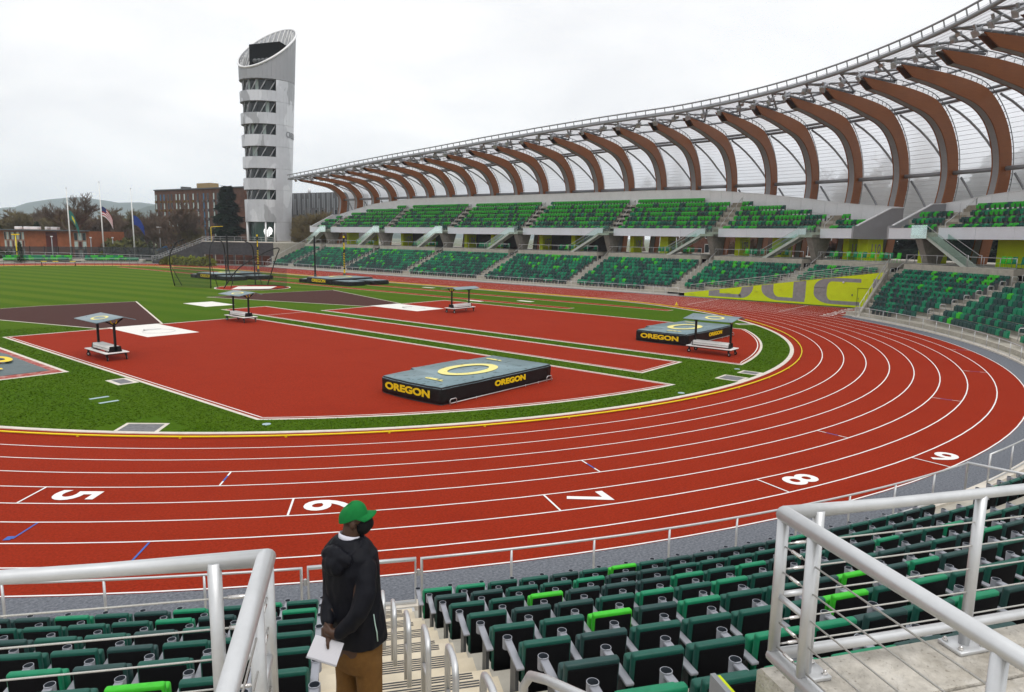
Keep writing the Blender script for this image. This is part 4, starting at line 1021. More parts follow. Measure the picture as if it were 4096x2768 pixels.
# ------------------------------------------------------------------ foreground guard rails on the concourse edge
RT = .0285
def guard(name, label, s_corner, s_far, ret_len, sgn):
    """cable guard: front run along the ledge and a return beside the steps"""
    t = thing(name, label, 'railing'); rF = 56.78; zt, zb = ZC+.885, ZC+.14
    fs = list(np.linspace(s_corner, s_far, 8)); o_, t_ = fr(s_corner); cor = P(s_corner, rF)
    ret = lambda d, z: cor+o_*d+Vector((0, 0, z))
    b = MB(); b.tube([P(s, rF, zt) for s in fs[::-1]]+[ret(ret_len, zt)], RT, 14); b.sphere(cor+Vector((0, 0, zt)), RT*1.02, 12, 8); b.build('top_rail', M_alu, t)
    b = MB(); b.tube([P(s, rF, zb) for s in fs[::-1]]+[ret(ret_len, zb)], RT*.95, 14); b.sphere(cor+Vector((0, 0, zb)), RT*1.0, 12, 8); b.build('bottom_rail', M_alu, t)
    b = MB(); b.tube([cor+Vector((0, 0, zb)), cor+Vector((0, 0, zt))], RT, 14); b.build('corner_tube', M_alu, t)
    L_ = s_far-s_corner; sg = 1 if L_ > 0 else -1
    post = None
    pq = lambda q: Vector((q.x, q.y, 0))
    fp = [P(s_corner+sg*d, rF) for d in (.20, 1.22, 2.44, 3.66) if d < abs(L_)]
    for q in fp:
        b = MB(); post_from(q, t, zt, post)
    rp_ = [pq(ret(d, 0)) for d in ([.22, 1.15] if sgn > 0 else [.30, 1.3])]
    for q in rp_: post_from(q, t, zt, post)
    cz = [ZC+.86-.133*(i+1) for i in range(5)]
    for i, z in enumerate(cz):
        m, rr = (M_cable, .0042)
        thick = i == 2
        b = MB(); b.tube([P(s, rF, z) for s in fs[::-1]], rr, 6)
        b.build('cable', M_cable, t); b = MB(); b.tube([ret(.0, z), ret(ret_len, z)], rr, 6); b.build('cable', M_cable, t)
        if thick:
            b = MB(); b.tube([P(s_corner, rF, z), fp[0]+Vector((0, 0, z))], .016, 8); b.build('stub_rail', M_alu, t); b = MB(); b.tube([cor+Vector((0, 0, z)), rp_[0]+Vector((0, 0, z))], .016, 8); b.build('stub_rail', M_alu, t)
        else:
            for a, c in ((P(s_corner+sg*.045, rF, z), P(s_corner+sg*.155, rF, z)), (ret(.045, z), ret(.15, z))):
                b = MB(); b.tube([a, a.lerp(c, .3), a.lerp(c, .35), c], [.0045, .0045, .0085, .0085], 8); b.build('cable_fitting', mat('bright_steel', (.7, .68, .66), .22, metal=.9), t)
    return t
def post_from(q, t, zt, post):
    q = Vector((q.x, q.y, 0)); 
    b = MB(); b.tube([q+Vector((0, 0, ZC+.01)), q+Vector((0, 0, zt))], RT*.98, 14); b.build('post', M_alu, t)
    a = math.atan2(q.y, q.x)+math.pi/2; o_ = Vector((math.cos(a), math.sin(a), 0)); n_ = Vector((-o_.y, o_.x, 0))
    c = MB(); c.box((0, 0, 0), (.20, .15, .022), M=Matrix.Rotation(a, 3, 'Z')); me = bevel(c.mesh('base_plate', M_alu), .003, 1); pl = obj('base_plate', me, t); pl.location = q+Vector((0, 0, ZC+.013))
    for ex, ey in ((-.075, -.05), (.075, -.05), (-.075, .05), (.075, .05)):
        v = o_*ex+n_*ey; c = MB(); c.cyl(v+Vector((0, 0, .010)), .014, .012, 6); c.sphere(v+Vector((0, 0, .026)), .010, 8, 5); c.build('bolt', mat('bright_steel', (.7, .68, .66), .22, metal=.9), pl)
guard('guard_rail', 'silver cable guard rail on the ledge right of the steps, facing the track', A2S(-125.79), A2S(-121.5), 2.2, 1)
guard('guard_rail', 'silver cable guard rail on the ledge left of the steps, facing the track', A2S(-128.20), A2S(-132.4), 1.6, -1)
# hoop handrails down the middle of the steps
for k in range(8):
    a = A2S(-127.60+.094*(k)); r = 49.55+k; z = ZT(0)+.4*(r+.25-48.05)+.02
    o_, t_ = fr(a); h = z+.92
    c = [P(a, r-.02, z-.05), P(a, r-.02, h-.11), P(a, r+.02, h-.03), P(a, r+.10, h+.005), P(a, r+.26, h+.04), P(a, r+.36, h+.03), P(a, r+.41, h-.04), P(a, r+.42, z+.10)]
    t = thing('hoop_handrail', f'{ORD[k]} silver hoop handrail up the middle of the steps from the gate', 'handrail', group='hoop handrails on the steps')
    b = MB(); b.tube(c, .024, 12); b.build('hoop_tube', M_alu, t)
    b = MB(); b.tube([P(a, r+.0, h-.42), P(a, r+.40, h-.30)], .017, 8); b.build('cross_rail', M_alu, t)
# sloping handrail at the head of the steps
t = thing('stair_handrail', 'sloping silver handrail at the head of the steps beside the ledge', 'handrail')
b = MB(); a = A2S(-126.90); q = [P(a, 56.05, 3.7), P(a, 56.05, 4.59), P(a+.02, 56.12, 4.70), P(a+.06, 56.3, 4.79), P(a+.5, 58.2, 5.50)]; b.tube(q, .026, 12); b.build('hoop_tube', M_alu, t)
# lime trim and grey panel on the cut end of the ledge
b = MB(); q = P(A2S(-125.95), 56.95, 4.55); o_, t_ = fr(A2S(-125.95)); b.box(q, (.9, .03, .56), M=Matrix.Rotation(math.atan2(o_.y, o_.x), 3, 'Z')); b.build('end_panel', M_grey, stand)
b = MB(); b.box(q+t_*.03+Vector((0, 0, .0)), (.88, .02, .54), M=Matrix.Rotation(math.atan2(o_.y, o_.x), 3, 'Z')); b.build('end_trim', M_lime, stand)
# ------------------------------------------------------------------ things on the infield
M_tarp = mat('slate_green_tarp', (.165, .245, .275), .38, .10, 1.4, .35, 9, spec=.5)
add_layer(M_tarp, 2.4, .60, .64, .75, (.020, .055, .050), (1, 1.6, 1), 5)
M_tarps = mat('dark_tarp', (.020, .036, .036), .42, .2, 3, .3, 8, spec=.5)
M_yell = mat('yellow_print', (.80, .58, .01), .5)
M_cream = mat('cream_print', (.78, .70, .24), .5, .05, 2); add_layer(M_cream, 2.6, .62, .66, .8, (.55, .42, .01))
def soft_block(name, poly, z0, z1, top, side, parent, rnd=.06, sag=.02, seed=0):
    """padded block: bevelled prism with slightly rumpled faces"""
    b = MB(); b.prism([(x, y, z0) for x, y in poly], (0, 0, z1-z0)); me = b.mesh(name, [side, top]); bm = bmesh.new(); bm.from_mesh(me)
    bmesh.ops.subdivide_edges(bm, edges=bm.edges[:], cuts=5, use_grid_fill=True); bmesh.ops.triangulate(bm, faces=[f for f in bm.faces if len(f.verts) > 4]); bm.normal_update()
    es = [e for e in bm.edges if len(e.link_faces) == 2 and e.calc_face_angle(0) > .5 and max(v.co.z for v in e.verts) > z0+.05]
    bmesh.ops.bevel(bm, geom=es, offset=rnd, segments=3, affect='EDGES'); bm.normal_update()
    for v in bm.verts:
        nz = mnoise.noise(Vector((v.co.x*1.3+seed, v.co.y*1.3, v.co.z*2.2)))+.6*mnoise.noise(Vector((v.co.x*3.7+seed, v.co.y*3.1, v.co.z*5)))
        if v.co.z > z0+.03: v.co += v.normal*(nz*sag)
    for f in bm.faces: f.material_index = 1 if f.normal.z > .75 else 0; f.smooth = True
    bm.to_mesh(me); bm.free(); return obj(name, me, parent)
def ring_print(name, cx, cy, z, rx, ry, t, m, parent, n=40):
    b = MB(); A = [(cx+(rx-d)*math.cos(q), cy+(ry-d*.9)*math.sin(q), z) for d in (0, t) for q in np.linspace(0, 2*math.pi, n, endpoint=False)]
    b.add(A, [(i, (i+1) % n, n+(i+1) % n, n+i) for i in range(n)]); return b.build(name, m, parent)
def put_text(s, parent, o, x, y, size, m, sx=1.25, wt=.02, nm='lettering'):
    me = text_mesh(nm, s, size, .004, wt, sx); me.materials.append(m); q = obj(nm, me, parent); x, y = Vector(x), Vector(y); q.matrix_basis = frame(o, x, y, x.cross(y)); return q
def high_jump_mat(loc, label, seed):
    t = thing('high_jump_mat', label, 'crash mat', loc, group='high jump landing mats')
    # local: 7.8 long (x), 4 deep (y)
    poly = [(-3.9, -1.95), (-1.5, -2.02), (1.5, -2.02), (3.9, -1.95), (3.9, 2.0), (1.95, 2.05), (1.85, 2.42), (-1.75, 2.42), (-1.85, 2.05), (-3.9, 1.95), (-4.02, 1.0), (-4.06, 0), (-4.02, -1.0)]
    soft_block('mat_body', poly, .06, .78, M_tarp, M_black, t, .07, .022, seed)
    b = MB(); b.prism([(x*.985, y*.975, .0) for x, y in poly], (0, 0, .07)); b.build('base_pallet', M_dgrey, t)
    ring_print('printed_ring', -.1, .05, .815, 1.75, 1.12, .48, M_cream, t)
    put_text('OREGON', t, (-4.085, 0, .43), (0, -1, 0), (0, 0, 1), .42, M_yell, 1.62)
    put_text('OREGON', t, (.55, -2.055, .46), (1, 0, 0), (0, 0, 1), .34, M_yell, 1.55)
    put_text('GILL', t, (-2.9, -.5, .815), (0, -1, 0), (1, 0, 0), .32, M_cream, 1.8, .02); put_text('GILL', t, (2.75, .9, .815), (0, -1, 0), (1, 0, 0), .3, M_cream, 1.8, .02)
    b = MB(); b.tube([(-3.5, -2.10, .07), (3.8, -2.10, .07)], .022, 6); b.build('pallet_rail', M_galv, t)
    for x in (-3.55, -1.9, 1.6, 2.6, 3.3):
        b = MB(); h = .26 if x in (-3.55, 3.3) else .12; b.tube([(x, -2.12, 0), (x, -2.12, h-.06), (x+.05, -2.12, h), (x+.35, -2.12, h), (x+.40, -2.12, h-.06), (x+.40, -2.12, 0)] if h > .2 else [(x, -2.12, 0), (x, -2.12, h)], .02, 6); b.build('pallet_foot', M_galv, t)
    return t
high_jump_mat((-12.2, -24.42, .018), 'slate green high jump mat on the red apron nearest the steps', 1)
high_jump_mat((10.95, -24.38, .018), 'slate green high jump mat beside the wheeled bench on the far apron', 9)

def bench(loc, rot, label):
    t = thing('shade_bench', label, 'bench', loc, rot, group='wheeled benches with canopies')
    for x, y, sx, sy in ((-.5, 0, .24, 3.0), (.5, 0, .24, 3.0), (0, -1.38, .76, .24), (0, 1.38, .76, .24)):
        b = MB(); b.box((x, y, .43), (sx, sy, .05)); me = bevel(b.mesh('platform_plank', M_white), .008, 1); obj('platform_plank', me, t)
    b = MB()
    for x in (-.5, .5): b.box((x, 0, .375), (.06, 2.9, .06))
    for y in (-1.35, -.9, .9, 1.35): b.box((0, y, .375), (1.0, .06, .06))
    b.build('chassis', M_black, t)
    b = MB(); b.hexa([(-.30, -1.2, .50), (.30, -1.2, .50), (.30, 1.2, .50), (-.30, 1.2, .50)], [(-.27, -1.2, .76), (.27, -1.2, .76), (.27, 1.2, .76), (-.27, 1.2, .76)]); me = bevel(b.mesh('seat_box', M_white), .008, 1); sb = obj('seat_box', me, t)
    for s in (-1, 1):
        b = MB(); b.beam((s*.298, -1.2, .63), (s*.298, 1.2, .63), .008, .012); b.build('plank_joint', M_dgrey, sb)
        b = MB(); b.hexa([(-.35, s*1.205, .47), (.35, s*1.205, .47), (.35, s*1.225, .47), (-.35, s*1.225, .47)], [(-.29, s*1.205, .77), (.29, s*1.205, .77), (.29, s*1.225, .77), (-.29, s*1.225, .77)]); b.build('end_plate', M_black, sb)
        b = MB(); y = s*1.02; b.box((0.03, s*1.17, 1.2), (.11, .11, 1.75)); b.build('post', M_black, t)
        b = MB(); b.beam((.03, s*1.17, 1.95), (-.52, s*1.17, 2.26), .06, .08); b.beam((.03, s*1.17, 1.95), (.50, s*1.17, 2.30), .06, .08); br = b.build('bracket', M_black, t)
        b = MB(); b.tube([(.02+.16*math.cos(q), s*1.2, 2.17+.15*math.sin(q)) for q in np.linspace(0, 6.283, 14, endpoint=False)], .03, 5, closed=True); b.build('ring_badge', M_yell, br)
        for x in (-.5, .5):
            b = MB(); b.box((x, s*1.3, .28), (.09, .09, .14)); b.build('caster_fork', M_black, t)
            b = MB(); M = Matrix.Rotation(R_(30*s), 3, 'Z'); a = M @ Vector((.03, 0, 0)); c = Vector((x+.02, s*1.34, .115)); b.tube([c-a, c+a], .115, 14); wl = b.build('caster_wheel', M_black, t)
            b = MB(); b.tube([c-a*1.15, c+a*1.15], .05, 10); b.build('hub', M_galv, wl)
    b = MB(); b.hexa([(-1.0, -1.6, 2.16), (.42, -1.6, 2.38), (.42, 1.6, 2.38), (-1.0, 1.6, 2.16)], [(-1.0, -1.6, 2.20), (.42, -1.6, 2.42), (.42, 1.6, 2.42), (-1.0, 1.6, 2.20)]); me = bevel(b.mesh('canopy_wing', mat('slate_canopy', (.17, .235, .265), .35, .06, 2)), .006, 1); cw = obj('canopy_wing', me, t)
    rg = ring_print('printed_ring', 0, 0, 0, .62, .42, .16, M_cream, cw); rg.matrix_basis = Matrix.Translation((-.32, -.2, 2.318)) @ Matrix.Rotation(-math.atan2(.22, 1.42), 4, 'Y') @ Matrix.Rotation(R_(90), 4, 'Z')
    b = MB(); b.hexa([(.42, -1.6, 2.38), (1.05, -1.6, 2.20), (1.05, 1.6, 2.20), (.42, 1.6, 2.38)], [(.42, -1.6, 2.42), (1.05, -1.6, 2.24), (1.05, 1.6, 2.24), (.42, 1.6, 2.42)]); b.build('canopy_wing', MATS['slate_canopy'], t)
    return t
bench((-20.9, -4.3, .018), 0, 'wheeled shade bench standing by the left white throwing circle')
bench((-6.8, 6.2, .018), 0, 'wheeled shade bench beside the end of the central runway')
bench((11.55, -.9, .018), R_(-90), 'wheeled shade bench turned sideways beside the far throwing circle')
bench((5.45, -28.85, .018), 0, 'wheeled shade bench in front of the far high jump mat')

def vault_mat(off, label, seed):
    t = thing('pole_vault_mat', label, 'crash mat', (off[0], off[1], .006), group='pole vault landing mats')
    M_t2 = MATS['slate_green_tarp']
    soft_block('mat_body', [(-4.0, -1.8), (3.6, -1.8), (3.6, 4.2), (-4.0, 4.2)], 0, .86, M_t2, M_black, t, .1, .05, seed)
    soft_block('front_wing', [(-3.6, -5.6), (-.9, -5.6), (-.5, -1.8), (-3.9, -1.8)], 0, .62, M_t2, M_black, t, .1, .05, seed+2)
    soft_block('front_wing', [(.4, -5.6), (3.6, -5.4), (3.6, -1.8), (0.1, -1.8)], 0, .62, M_t2, M_black, t, .1, .05, seed+4)
    soft_block('rear_block', [(-4.0, 4.2), (-.6, 4.2), (-.6, 6.2), (-4.0, 6.2)], 0, .55, M_t2, M_black, t, .1, .05, seed+6)
    ring_print('printed_ring', -.1, 1.2, .925, 1.6, 1.9, .5, M_cream, t)
    put_text('OREGON', t, (-4.08, 1.1, .45), (0, -1, 0), (0, 0, 1), .62, M_yell, 1.25)
vault_mat((27.9, 38.1), 'slate green pole vault mat in front of the home straight seats', 3)
vault_mat((21.2, 57.9), 'slate green pole vault mat behind the hammer cage', 14)
M_std = mat('black_standard', (.012, .012, .013), .5)
def standard(x, y, yel, label):
    t = thing('vault_standard', label, 'pole vault standard', (x, y, 0.006), group='pole vault standards')
    b = MB(); b.box((0, 0, 3.5), (.20, .16, 6.6)); b.build('mast', M_std, t)
    b = MB(); b.box((0, 0, .1), (.9, .5, .18)); b.build('base', M_std, t)
    b = MB(); b.box((0, 0, .75), (.30, .26, .5)); b.build('winder', M_dgrey, t)
    if yel:
        b = MB()
        for i in range(9): z = 1.9+i*.27; b.hexa([(-.105, -.09, z), (.105, -.09, z+.08), (.105, .09, z+.08), (-.105, .09, z)], [(-.105, -.09, z+.09), (.105, -.09, z+.17), (.105, .09, z+.17), (-.105, .09, z+.09)])
        b.build('stripe', M_yell, t)
        b = MB(); b.box((0, 0, 1.0), (.21, .17, 1.2)); b.box((0, 0, 6.72), (.22, .18, .3)); b.build('yellow_sleeve', M_yell, t)
        d = Vector((CAM.x-x, CAM.y-y, 0)).normalized(); s = Vector((-d.y, d.x, 0)); put_text('OREGON', t, d*.12+Vector((0, 0, 5.3)), (0, 0, 1), -s if False else s*1, .20, M_yell, 1.2)
    else:
        b = MB()
        for i in range(18): b.box((.105, -.02, .9+i*.31), (.02, .08, .05))
        b.build('height_mark', M_yell, t)
standard(27.95, 45.9, False, 'black vault standard with yellow height marks behind the home straight mat')
standard(33.1, 45.4, True, 'black vault standard with yellow stripes behind the home straight mat')
standard(24.4, 65.5, False, 'black vault standard with yellow height marks beside the far vault mat')
standard(29.3, 64.4, True, 'black vault standard with yellow stripes beside the far vault mat')
# hammer cage
cg = thing('hammer_cage', 'black arched hammer cage with netting round the throwing circle', 'cage', (13, 38.3, 0))
for pts in ([(-4.6, 2.2, 0), (-4.5, 2.3, 4.2), (-4.0, 2.8, 5.6), (-3.0, 3.6, 6.2)], [(-3.4, 1.2, 0), (-2.0, -.2, 2.6), (.6, -2.0, 4.6), (3.0, -1.6, 5.2), (3.9, .6, 3.8), (3.8, 2.8, 0)], [(3.3, 5.0, 0), (3.2, 5.0, 4.0), (2.7, 4.6, 5.5), (1.4, 4.0, 6.0)], [(-7.0, 7.0, .2), (-7.4, 7.2, 3.6), (-6.8, 6.6, 5.6), (-6.0, 5.8, 6.2)], [(1.0, 8.6, 0), (.9, 8.5, 4.2), (.2, 7.8, 5.8), (-1, 7.2, 6.1)]):
    b = MB(); sm = []
    for i in range(len(pts)-1):
        p0, p1, p2, p3 = [Vector(pts[max(0, min(len(pts)-1, i+j))]) for j in (-1, 0, 1, 2)]
        for j in range(6):
            u = j/6; sm.append(.5*((2*p1)+(p2-p0)*u+(2*p0-5*p1+4*p2-p3)*u*u+(3*p1-p0-3*p2+p3)*u**3))
    sm.append(Vector(pts[-1])); b.tube(sm, .07, 6); b.build('arch', M_std, cg)
    b = MB(); a = Vector(pts[0]); q = sm[5]; b.tube([q, a+Vector((.8, -.3, 0))], .045, 5); b.build('strut', M_std, cg)
M_net = bpy.data.materials.new('black_netting'); M_net.use_nodes = True; t_ = M_net.node_tree; bb = t_.nodes['Principled BSDF']; bb.inputs['Base Color'].default_value = (.02, .02, .02, 1)
_tr = t_.nodes.new('ShaderNodeBsdfTransparent'); _mx = t_.nodes.new('ShaderNodeMixShader'); _mx.inputs[0].default_value = .34; t_.links.new(_tr.outputs[0], _mx.inputs[1]); t_.links.new(bb.outputs[0], _mx.inputs[2]); t_.links.new(_mx.outputs[0], t_.nodes['Material Output'].inputs[0])
for (x0, y0), (x1, y1), h0, h1 in (((3.9, 2.8), (4.6, -.8), 2.6, 2.5), ((3.9, 2.8), (3.3, 5.0), 2.6, 3.0), ((-4.6, 2.2), (-7.0, 7.0), 3.8, 3.8), ((3.3, 5.0), (1.0, 8.6), 3.8, 3.8)):
    b = MB(); b.quad((x0, y0, .02), (x1, y1, .02), (x1, y1, h1), (x0, y0, h0)); b.build('net', M_net, cg)
b = MB(); b.tube([(4.3*math.cos(q)+.0, 4.3*math.sin(q)+.2, .06) for q in np.linspace(-2.4, 1.2, 24)], .06, 5); b.build('base_rail', M_std, cg)
# traffic cone on the kerb
cn = thing('marker_cone', 'small yellow cone standing on the kerb of the straight', 'cone', (33.75, -12.2, .03))
b = MB(); b.tube([(0, 0, .02), (0, 0, .34)], [.13, .03], 10); b.build('cone_body', M_yel, cn); b = MB(); b.box((0, 0, .015), (.34, .34, .03)); b.build('cone_base', M_yel, cn)
# tarpaulin over the sand pit
b = MB(); nx, ny = 14, 60; vs = []
for j in range(ny+1):
    for i in range(nx+1):
        x = -26.6+2.2*i/nx+.1*mnoise.noise(Vector((j*.4, 0, 1))); y = -6.35+30*j/ny
        vs.append((x, y, .05+.06*(mnoise.noise(Vector((x*1.1, y*.7, 3)))+.5*mnoise.noise(Vector((x*3, y*2.5, 7)))) if 0 < i < nx and j else .03))
b.add(vs, [(j*(nx+1)+i, j*(nx+1)+i+1, (j+1)*(nx+1)+i+1, (j+1)*(nx+1)+i) for j in range(ny) for i in range(nx)], 0, True)
tp = b.build('sand_cover', mat('sand_tarp', (.045, .075, .08), .4, .25, 3, .3, 7), label='dark green tarpaulin with yellow print covering the sand pit', cat='tarpaulin')
for i in range(5):
    b = MB(); y = -4.9+i*.7; b.quad((-26.35+.06*i, y, .135), (-26.05, y-.1, .135), (-26.0, y+.32, .135), (-26.3, y+.38, .135)); b.build('printed_block', M_yell, tp)
b = MB(); A = [(-25.35+s*.55*math.cos(q), -1.6+s*1.2*math.sin(q), .15) for s in (1, .45) for q in np.linspace(0, 6.283, 24, endpoint=False)]; b.add(A, [(i, (i+1) % 24, 24+(i+1) % 24, 24+i) for i in range(24)]); b.build('printed_ring', M_yell, tp)
# steeplechase barrier and water-jump rail near the far bend
sb = thing('steeplechase_barrier', 'black and yellow steeplechase barrier on the far bend', 'hurdle', (14.5, 113.5, .01), R_(-30))
for i in range(8):
    b = MB(); b.box((-3.5+i, 0, .9), (.98, .14, .14)); b.build('beam_block', M_yell if i in (1, 3, 6) else M_black, sb)
for x in (-2.9, 2.9):
    b = MB(); b.box((x, 0, .45), (.12, .12, .85)); b.box((x, 0, .05), (.14, 1.2, .1)); b.build('foot', M_black, sb)
wj = thing('low_rail', 'low black post rail along the inside of the far bend', 'rail')
pts = [Vector((33.2*math.cos(a), LEN+33.2*math.sin(a), 0)) for a in np.linspace(R_(38), R_(100), 22)]
b = MB(); b.tube([q+Vector((0, 0, .95)) for q in pts], .03, 5); b.build('top_rail', M_black, wj)
for q in pts: b = MB(); b.tube([q, q+Vector((0, 0, .95))], .03, 5); b.build('post', M_black, wj)
# ------------------------------------------------------------------ surroundings
M_bark = mat('grey_bark', (.105, .078, .062), .95, .25, 3); M_twig = mat('twig', (.135, .092, .068), .95, .3, .6)
M_twig2 = mat('olive_twig', (.16, .125, .06), .95, .3, .6)
def tree_mesh(seed, H=16., trunk=.42, spread=1., twm=None, droop=0., lvl=5):
    rnd = random.Random(seed); tk = MB(); cr = MB()
    def grow(p, d, ln, r, lv):
        n = 3; pts = [p]; q = p; dd = d
        for i in range(n):
            dd = (dd+Vector((rnd.uniform(-.22, .22), rnd.uniform(-.22, .22), rnd.uniform(-.05, .16)-droop*(lv < 3)))).normalized(); q = q+dd*ln/n; pts.append(q)
        rr = [r*(1-.16*i) for i in range(n+1)]
        (tk if lv == lvl else cr).tube(pts, rr, 6 if lv >= lvl-1 else 3, cap=False)
        if lv == 0: return
        k = rnd.choice((4, 5, 5)) if lv > 1 else rnd.choice((5, 6, 7))
        for i in range(k):
            t = rnd.uniform(.45, 1.) if i else 1.; b = pts[-1] if t > .9 else pts[1+int(t*1.99)]
            az = rnd.uniform(0, 6.283); sp = rnd.uniform(.45, .95)*spread; side = Vector((math.cos(az), math.sin(az), rnd.uniform(-.1, .35)))
            nd = (dd*(1.15-.25*sp)+side*sp).normalized(); grow(b, nd, ln*rnd.uniform(.58, .80), max(r*.55, .042), lv-1)
    grow(Vector((0, 0, 0)), Vector((0, 0, 1)), H*.30, trunk, lvl)
    return tk.mesh('trunk', M_bark), cr.mesh('crown', twm or M_twig)
TV = [tree_mesh(1, 16, .45, 1.0), tree_mesh(5, 15, .40, 1.15), tree_mesh(9, 16, .36, .75), tree_mesh(14, 13, .30, 1.1, M_twig2, .05)]
TVH = [max(v.co.z for v in m_[1].vertices) for m_ in TV]
random.seed(31)
def bare_tree(v, pos, h, label, group, wide=1., rot=None):
    t = thing('bare_tree', label, 'tree', pos, random.uniform(0, 6.28) if rot is None else rot, group); k = h/16.
    k = h/TVH[v]; t.scale = (k*wide*.8, k*wide*.8, k); obj('trunk', TV[v][0], t); obj('crown', TV[v][1], t); return t
def ground_at(px, D, z=-.08):
    q = at(px, 950, D); return (q.x, q.y, z)
G1 = 'bare trees beyond the north fence'
for v, px, D, h, lb, wd in ((0, 325, 214, 17.0, 'large round bare tree behind the brick hall and flagpoles', 1.25), (1, 470, 250, 13.0, 'bare tree between the flagpoles behind the olive thicket', 1.1), (0, 610, 225, 13.5, 'slender bare tree left of the brown apartment block', .8), (1, 715, 200, 15.5, 'wide bare tree in front of the brown apartment block', 1.15),
                            (2, 100, 300, 14., 'thin pale tree far behind the brick hall', .9), (2, 165, 310, 15., 'tall thin tree far behind the brick hall roof', .9), (3, 250, 280, 12.5, 'olive tree behind the brick hall', 1.5), (3, 215, 290, 11., 'low olive tree beside the dark conifer', 1.5), (3, 420, 270, 12.0, 'olive tree behind the first flagpole', 1.5), (3, 550, 285, 13.0, 'olive tree left of the apartment block', 1.5), (3, 40, 300, 12., 'olive tree at the end of the hall roof', 1.4), (1, 660, 240, 12., 'bare tree against the left corner of the apartments', 1.0),
                            (3, 20, 260, 13.5, 'brown tree behind the left end of the hall', 1.5), (1, 130, 265, 14, 'bare tree behind the middle of the hall roof', 1.3), (3, 285, 255, 14.5, 'olive tree right behind the hall', 1.4), (1, 375, 235, 13, 'bare tree close behind the big round one', 1.2), (1, 440, 228, 14, 'brown tree behind the gap between flagpoles', 1.3), (3, 500, 240, 14.5, 'tall olive tree behind the blue flag', 1.3), (1, 575, 232, 14, 'brown tree right of the blue flag', 1.2), (1, 640, 215, 12.5, 'bare tree in front of the apartment corner', 1.0), (3, 780, 200, 9.0, 'low olive tree before the apartments', 1.2),
                            (1, 390, 300, 15., 'bare tree far behind the middle flagpole', 1.2)):
    bare_tree(v, ground_at(px, D), h, lb, G1, wd)
for px, D, h, i in ((1195, 205, 13, 0), (1240, 195, 14, 1), (1290, 190, 13.5, 2), (1335, 185, 12, 3), (1215, 180, 9.5, 4), (1275, 175, 10, 5)):
    bare_tree((3, 1, 3, 1, 3, 3)[i], ground_at(px, D), h, ['brown leafless tree just right of the tower foot', 'brown leafless tree before the grey panelled block', 'leafless tree beside the end of the upper tier', 'leafless tree behind the first timber rib', 'low brown shrub tree at the plaza edge', 'low brown thicket tree below the grey block'][i], 'leafless trees between tower and stand', 1.2)
for px, D, h, lb in ((2590, 185, 24, 'tall bare tree seen blurred through the roof film'), (2735, 190, 23, 'bare tree seen blurred through the neighbouring roof bay'), (3330, 185, 25, 'big bare tree seen through the roof film above the gap'), (3500, 180, 28, 'large bare tree seen through the film beside the gap rib'), (2920, 120, 9, 'bare tree behind the concourse near section one hundred nine'), (3090, 115, 9, 'bare tree behind the concourse near section one hundred ten'), (3420, 105, 9, 'bare tree behind the open gap in the upper tier'), (2240, 150, 9, 'bare tree behind the concourse near section one hundred seven')):
    bare_tree(0 if h > 20 else 1, ground_at(px, D), h, lb, 'bare trees behind the grandstand', 1.2)
def conifer_mesh(seed, H, R, col, dens=900):
    rnd = random.Random(seed); c = MB()
    for i in range(dens):
        u = rnd.random()**.8; z = H*(.06+.94*u); rm = R*(1-u)**.8*(.75+.35*math.sin(u*37+rnd.random())); a = rnd.uniform(0, 6.283); r = rm*math.sqrt(rnd.random())*1.0+.1
        p = Vector((r*math.cos(a), r*math.sin(a), z)); o = Vector((math.cos(a), math.sin(a), 0)); s = Vector((-o.y, o.x, 0)); L_ = rnd.uniform(.5, 1.1)*R*.30
        for q in range(2):
            d = (o+Vector((rnd.uniform(-.5, .5), rnd.uniform(-.5, .5), rnd.uniform(-.55, .1)))).normalized()*L_; w_ = s*L_*.35; c.add([p-w_*.5, p+d*.5-w_+Vector((0, 0, .1)), p+d, p+d*.5+w_], [(0, 1, 2, 3)])
    k = MB(); k.tube([(0, 0, 0), (0, 0, H*.95)], [R*.10, .03], 6); return k.mesh('trunk', M_bark), c.mesh('crown', col)
M_fir = mat('dark_needles', (.014, .030, .015), .9, .5, .9); M_fir2 = mat('green_needles', (.030, .055, .018), .9, .5, .9)
CM = [conifer_mesh(2, 16, 4.6, M_fir, 3200), conifer_mesh(4, 14, 3.0, M_fir2, 1000)]
def conifer(v, pos, h, lb, grp=None):
    t = thing('conifer_tree', lb, 'tree', pos, random.uniform(0, 6), grp); k = h/16.; t.scale = (k, k, k); obj('trunk', CM[v][0], t); obj('crown', CM[v][1], t)
conifer(0, ground_at(915, 207), 19.5, 'tall dark conifer standing left of the silver tower'); conifer(0, ground_at(880, 212), 8, 'short dark conifer at the foot of the tall one')
conifer(1, ground_at(150, 255), 11, 'small dark conifer rising over the brick hall'); conifer(1, ground_at(75, 185), 5.2, 'small green conifer before the brick hall windows'); conifer(1, ground_at(0, 230), 9.5, 'dark conifer at the corner of the brick hall')
for i, (px, D, h) in enumerate(((3690, 170, 20), (3740, 165, 21.5), (3790, 170, 20), (3900, 160, 21), (3945, 165, 24), (4060, 160, 24), (3630, 175, 19))):
    conifer(0, ground_at(px, D), h, ['first dark conifer behind the roof film past the gap', 'second dark conifer behind the roof film past the gap', 'third dark conifer behind the roof film past the gap', 'dark conifer behind the next film bay', 'tall dark conifer behind the next film bay', 'dark conifer behind the last visible film bay', 'dark conifer just past the gap rib'][i], 'conifers behind the roof film')
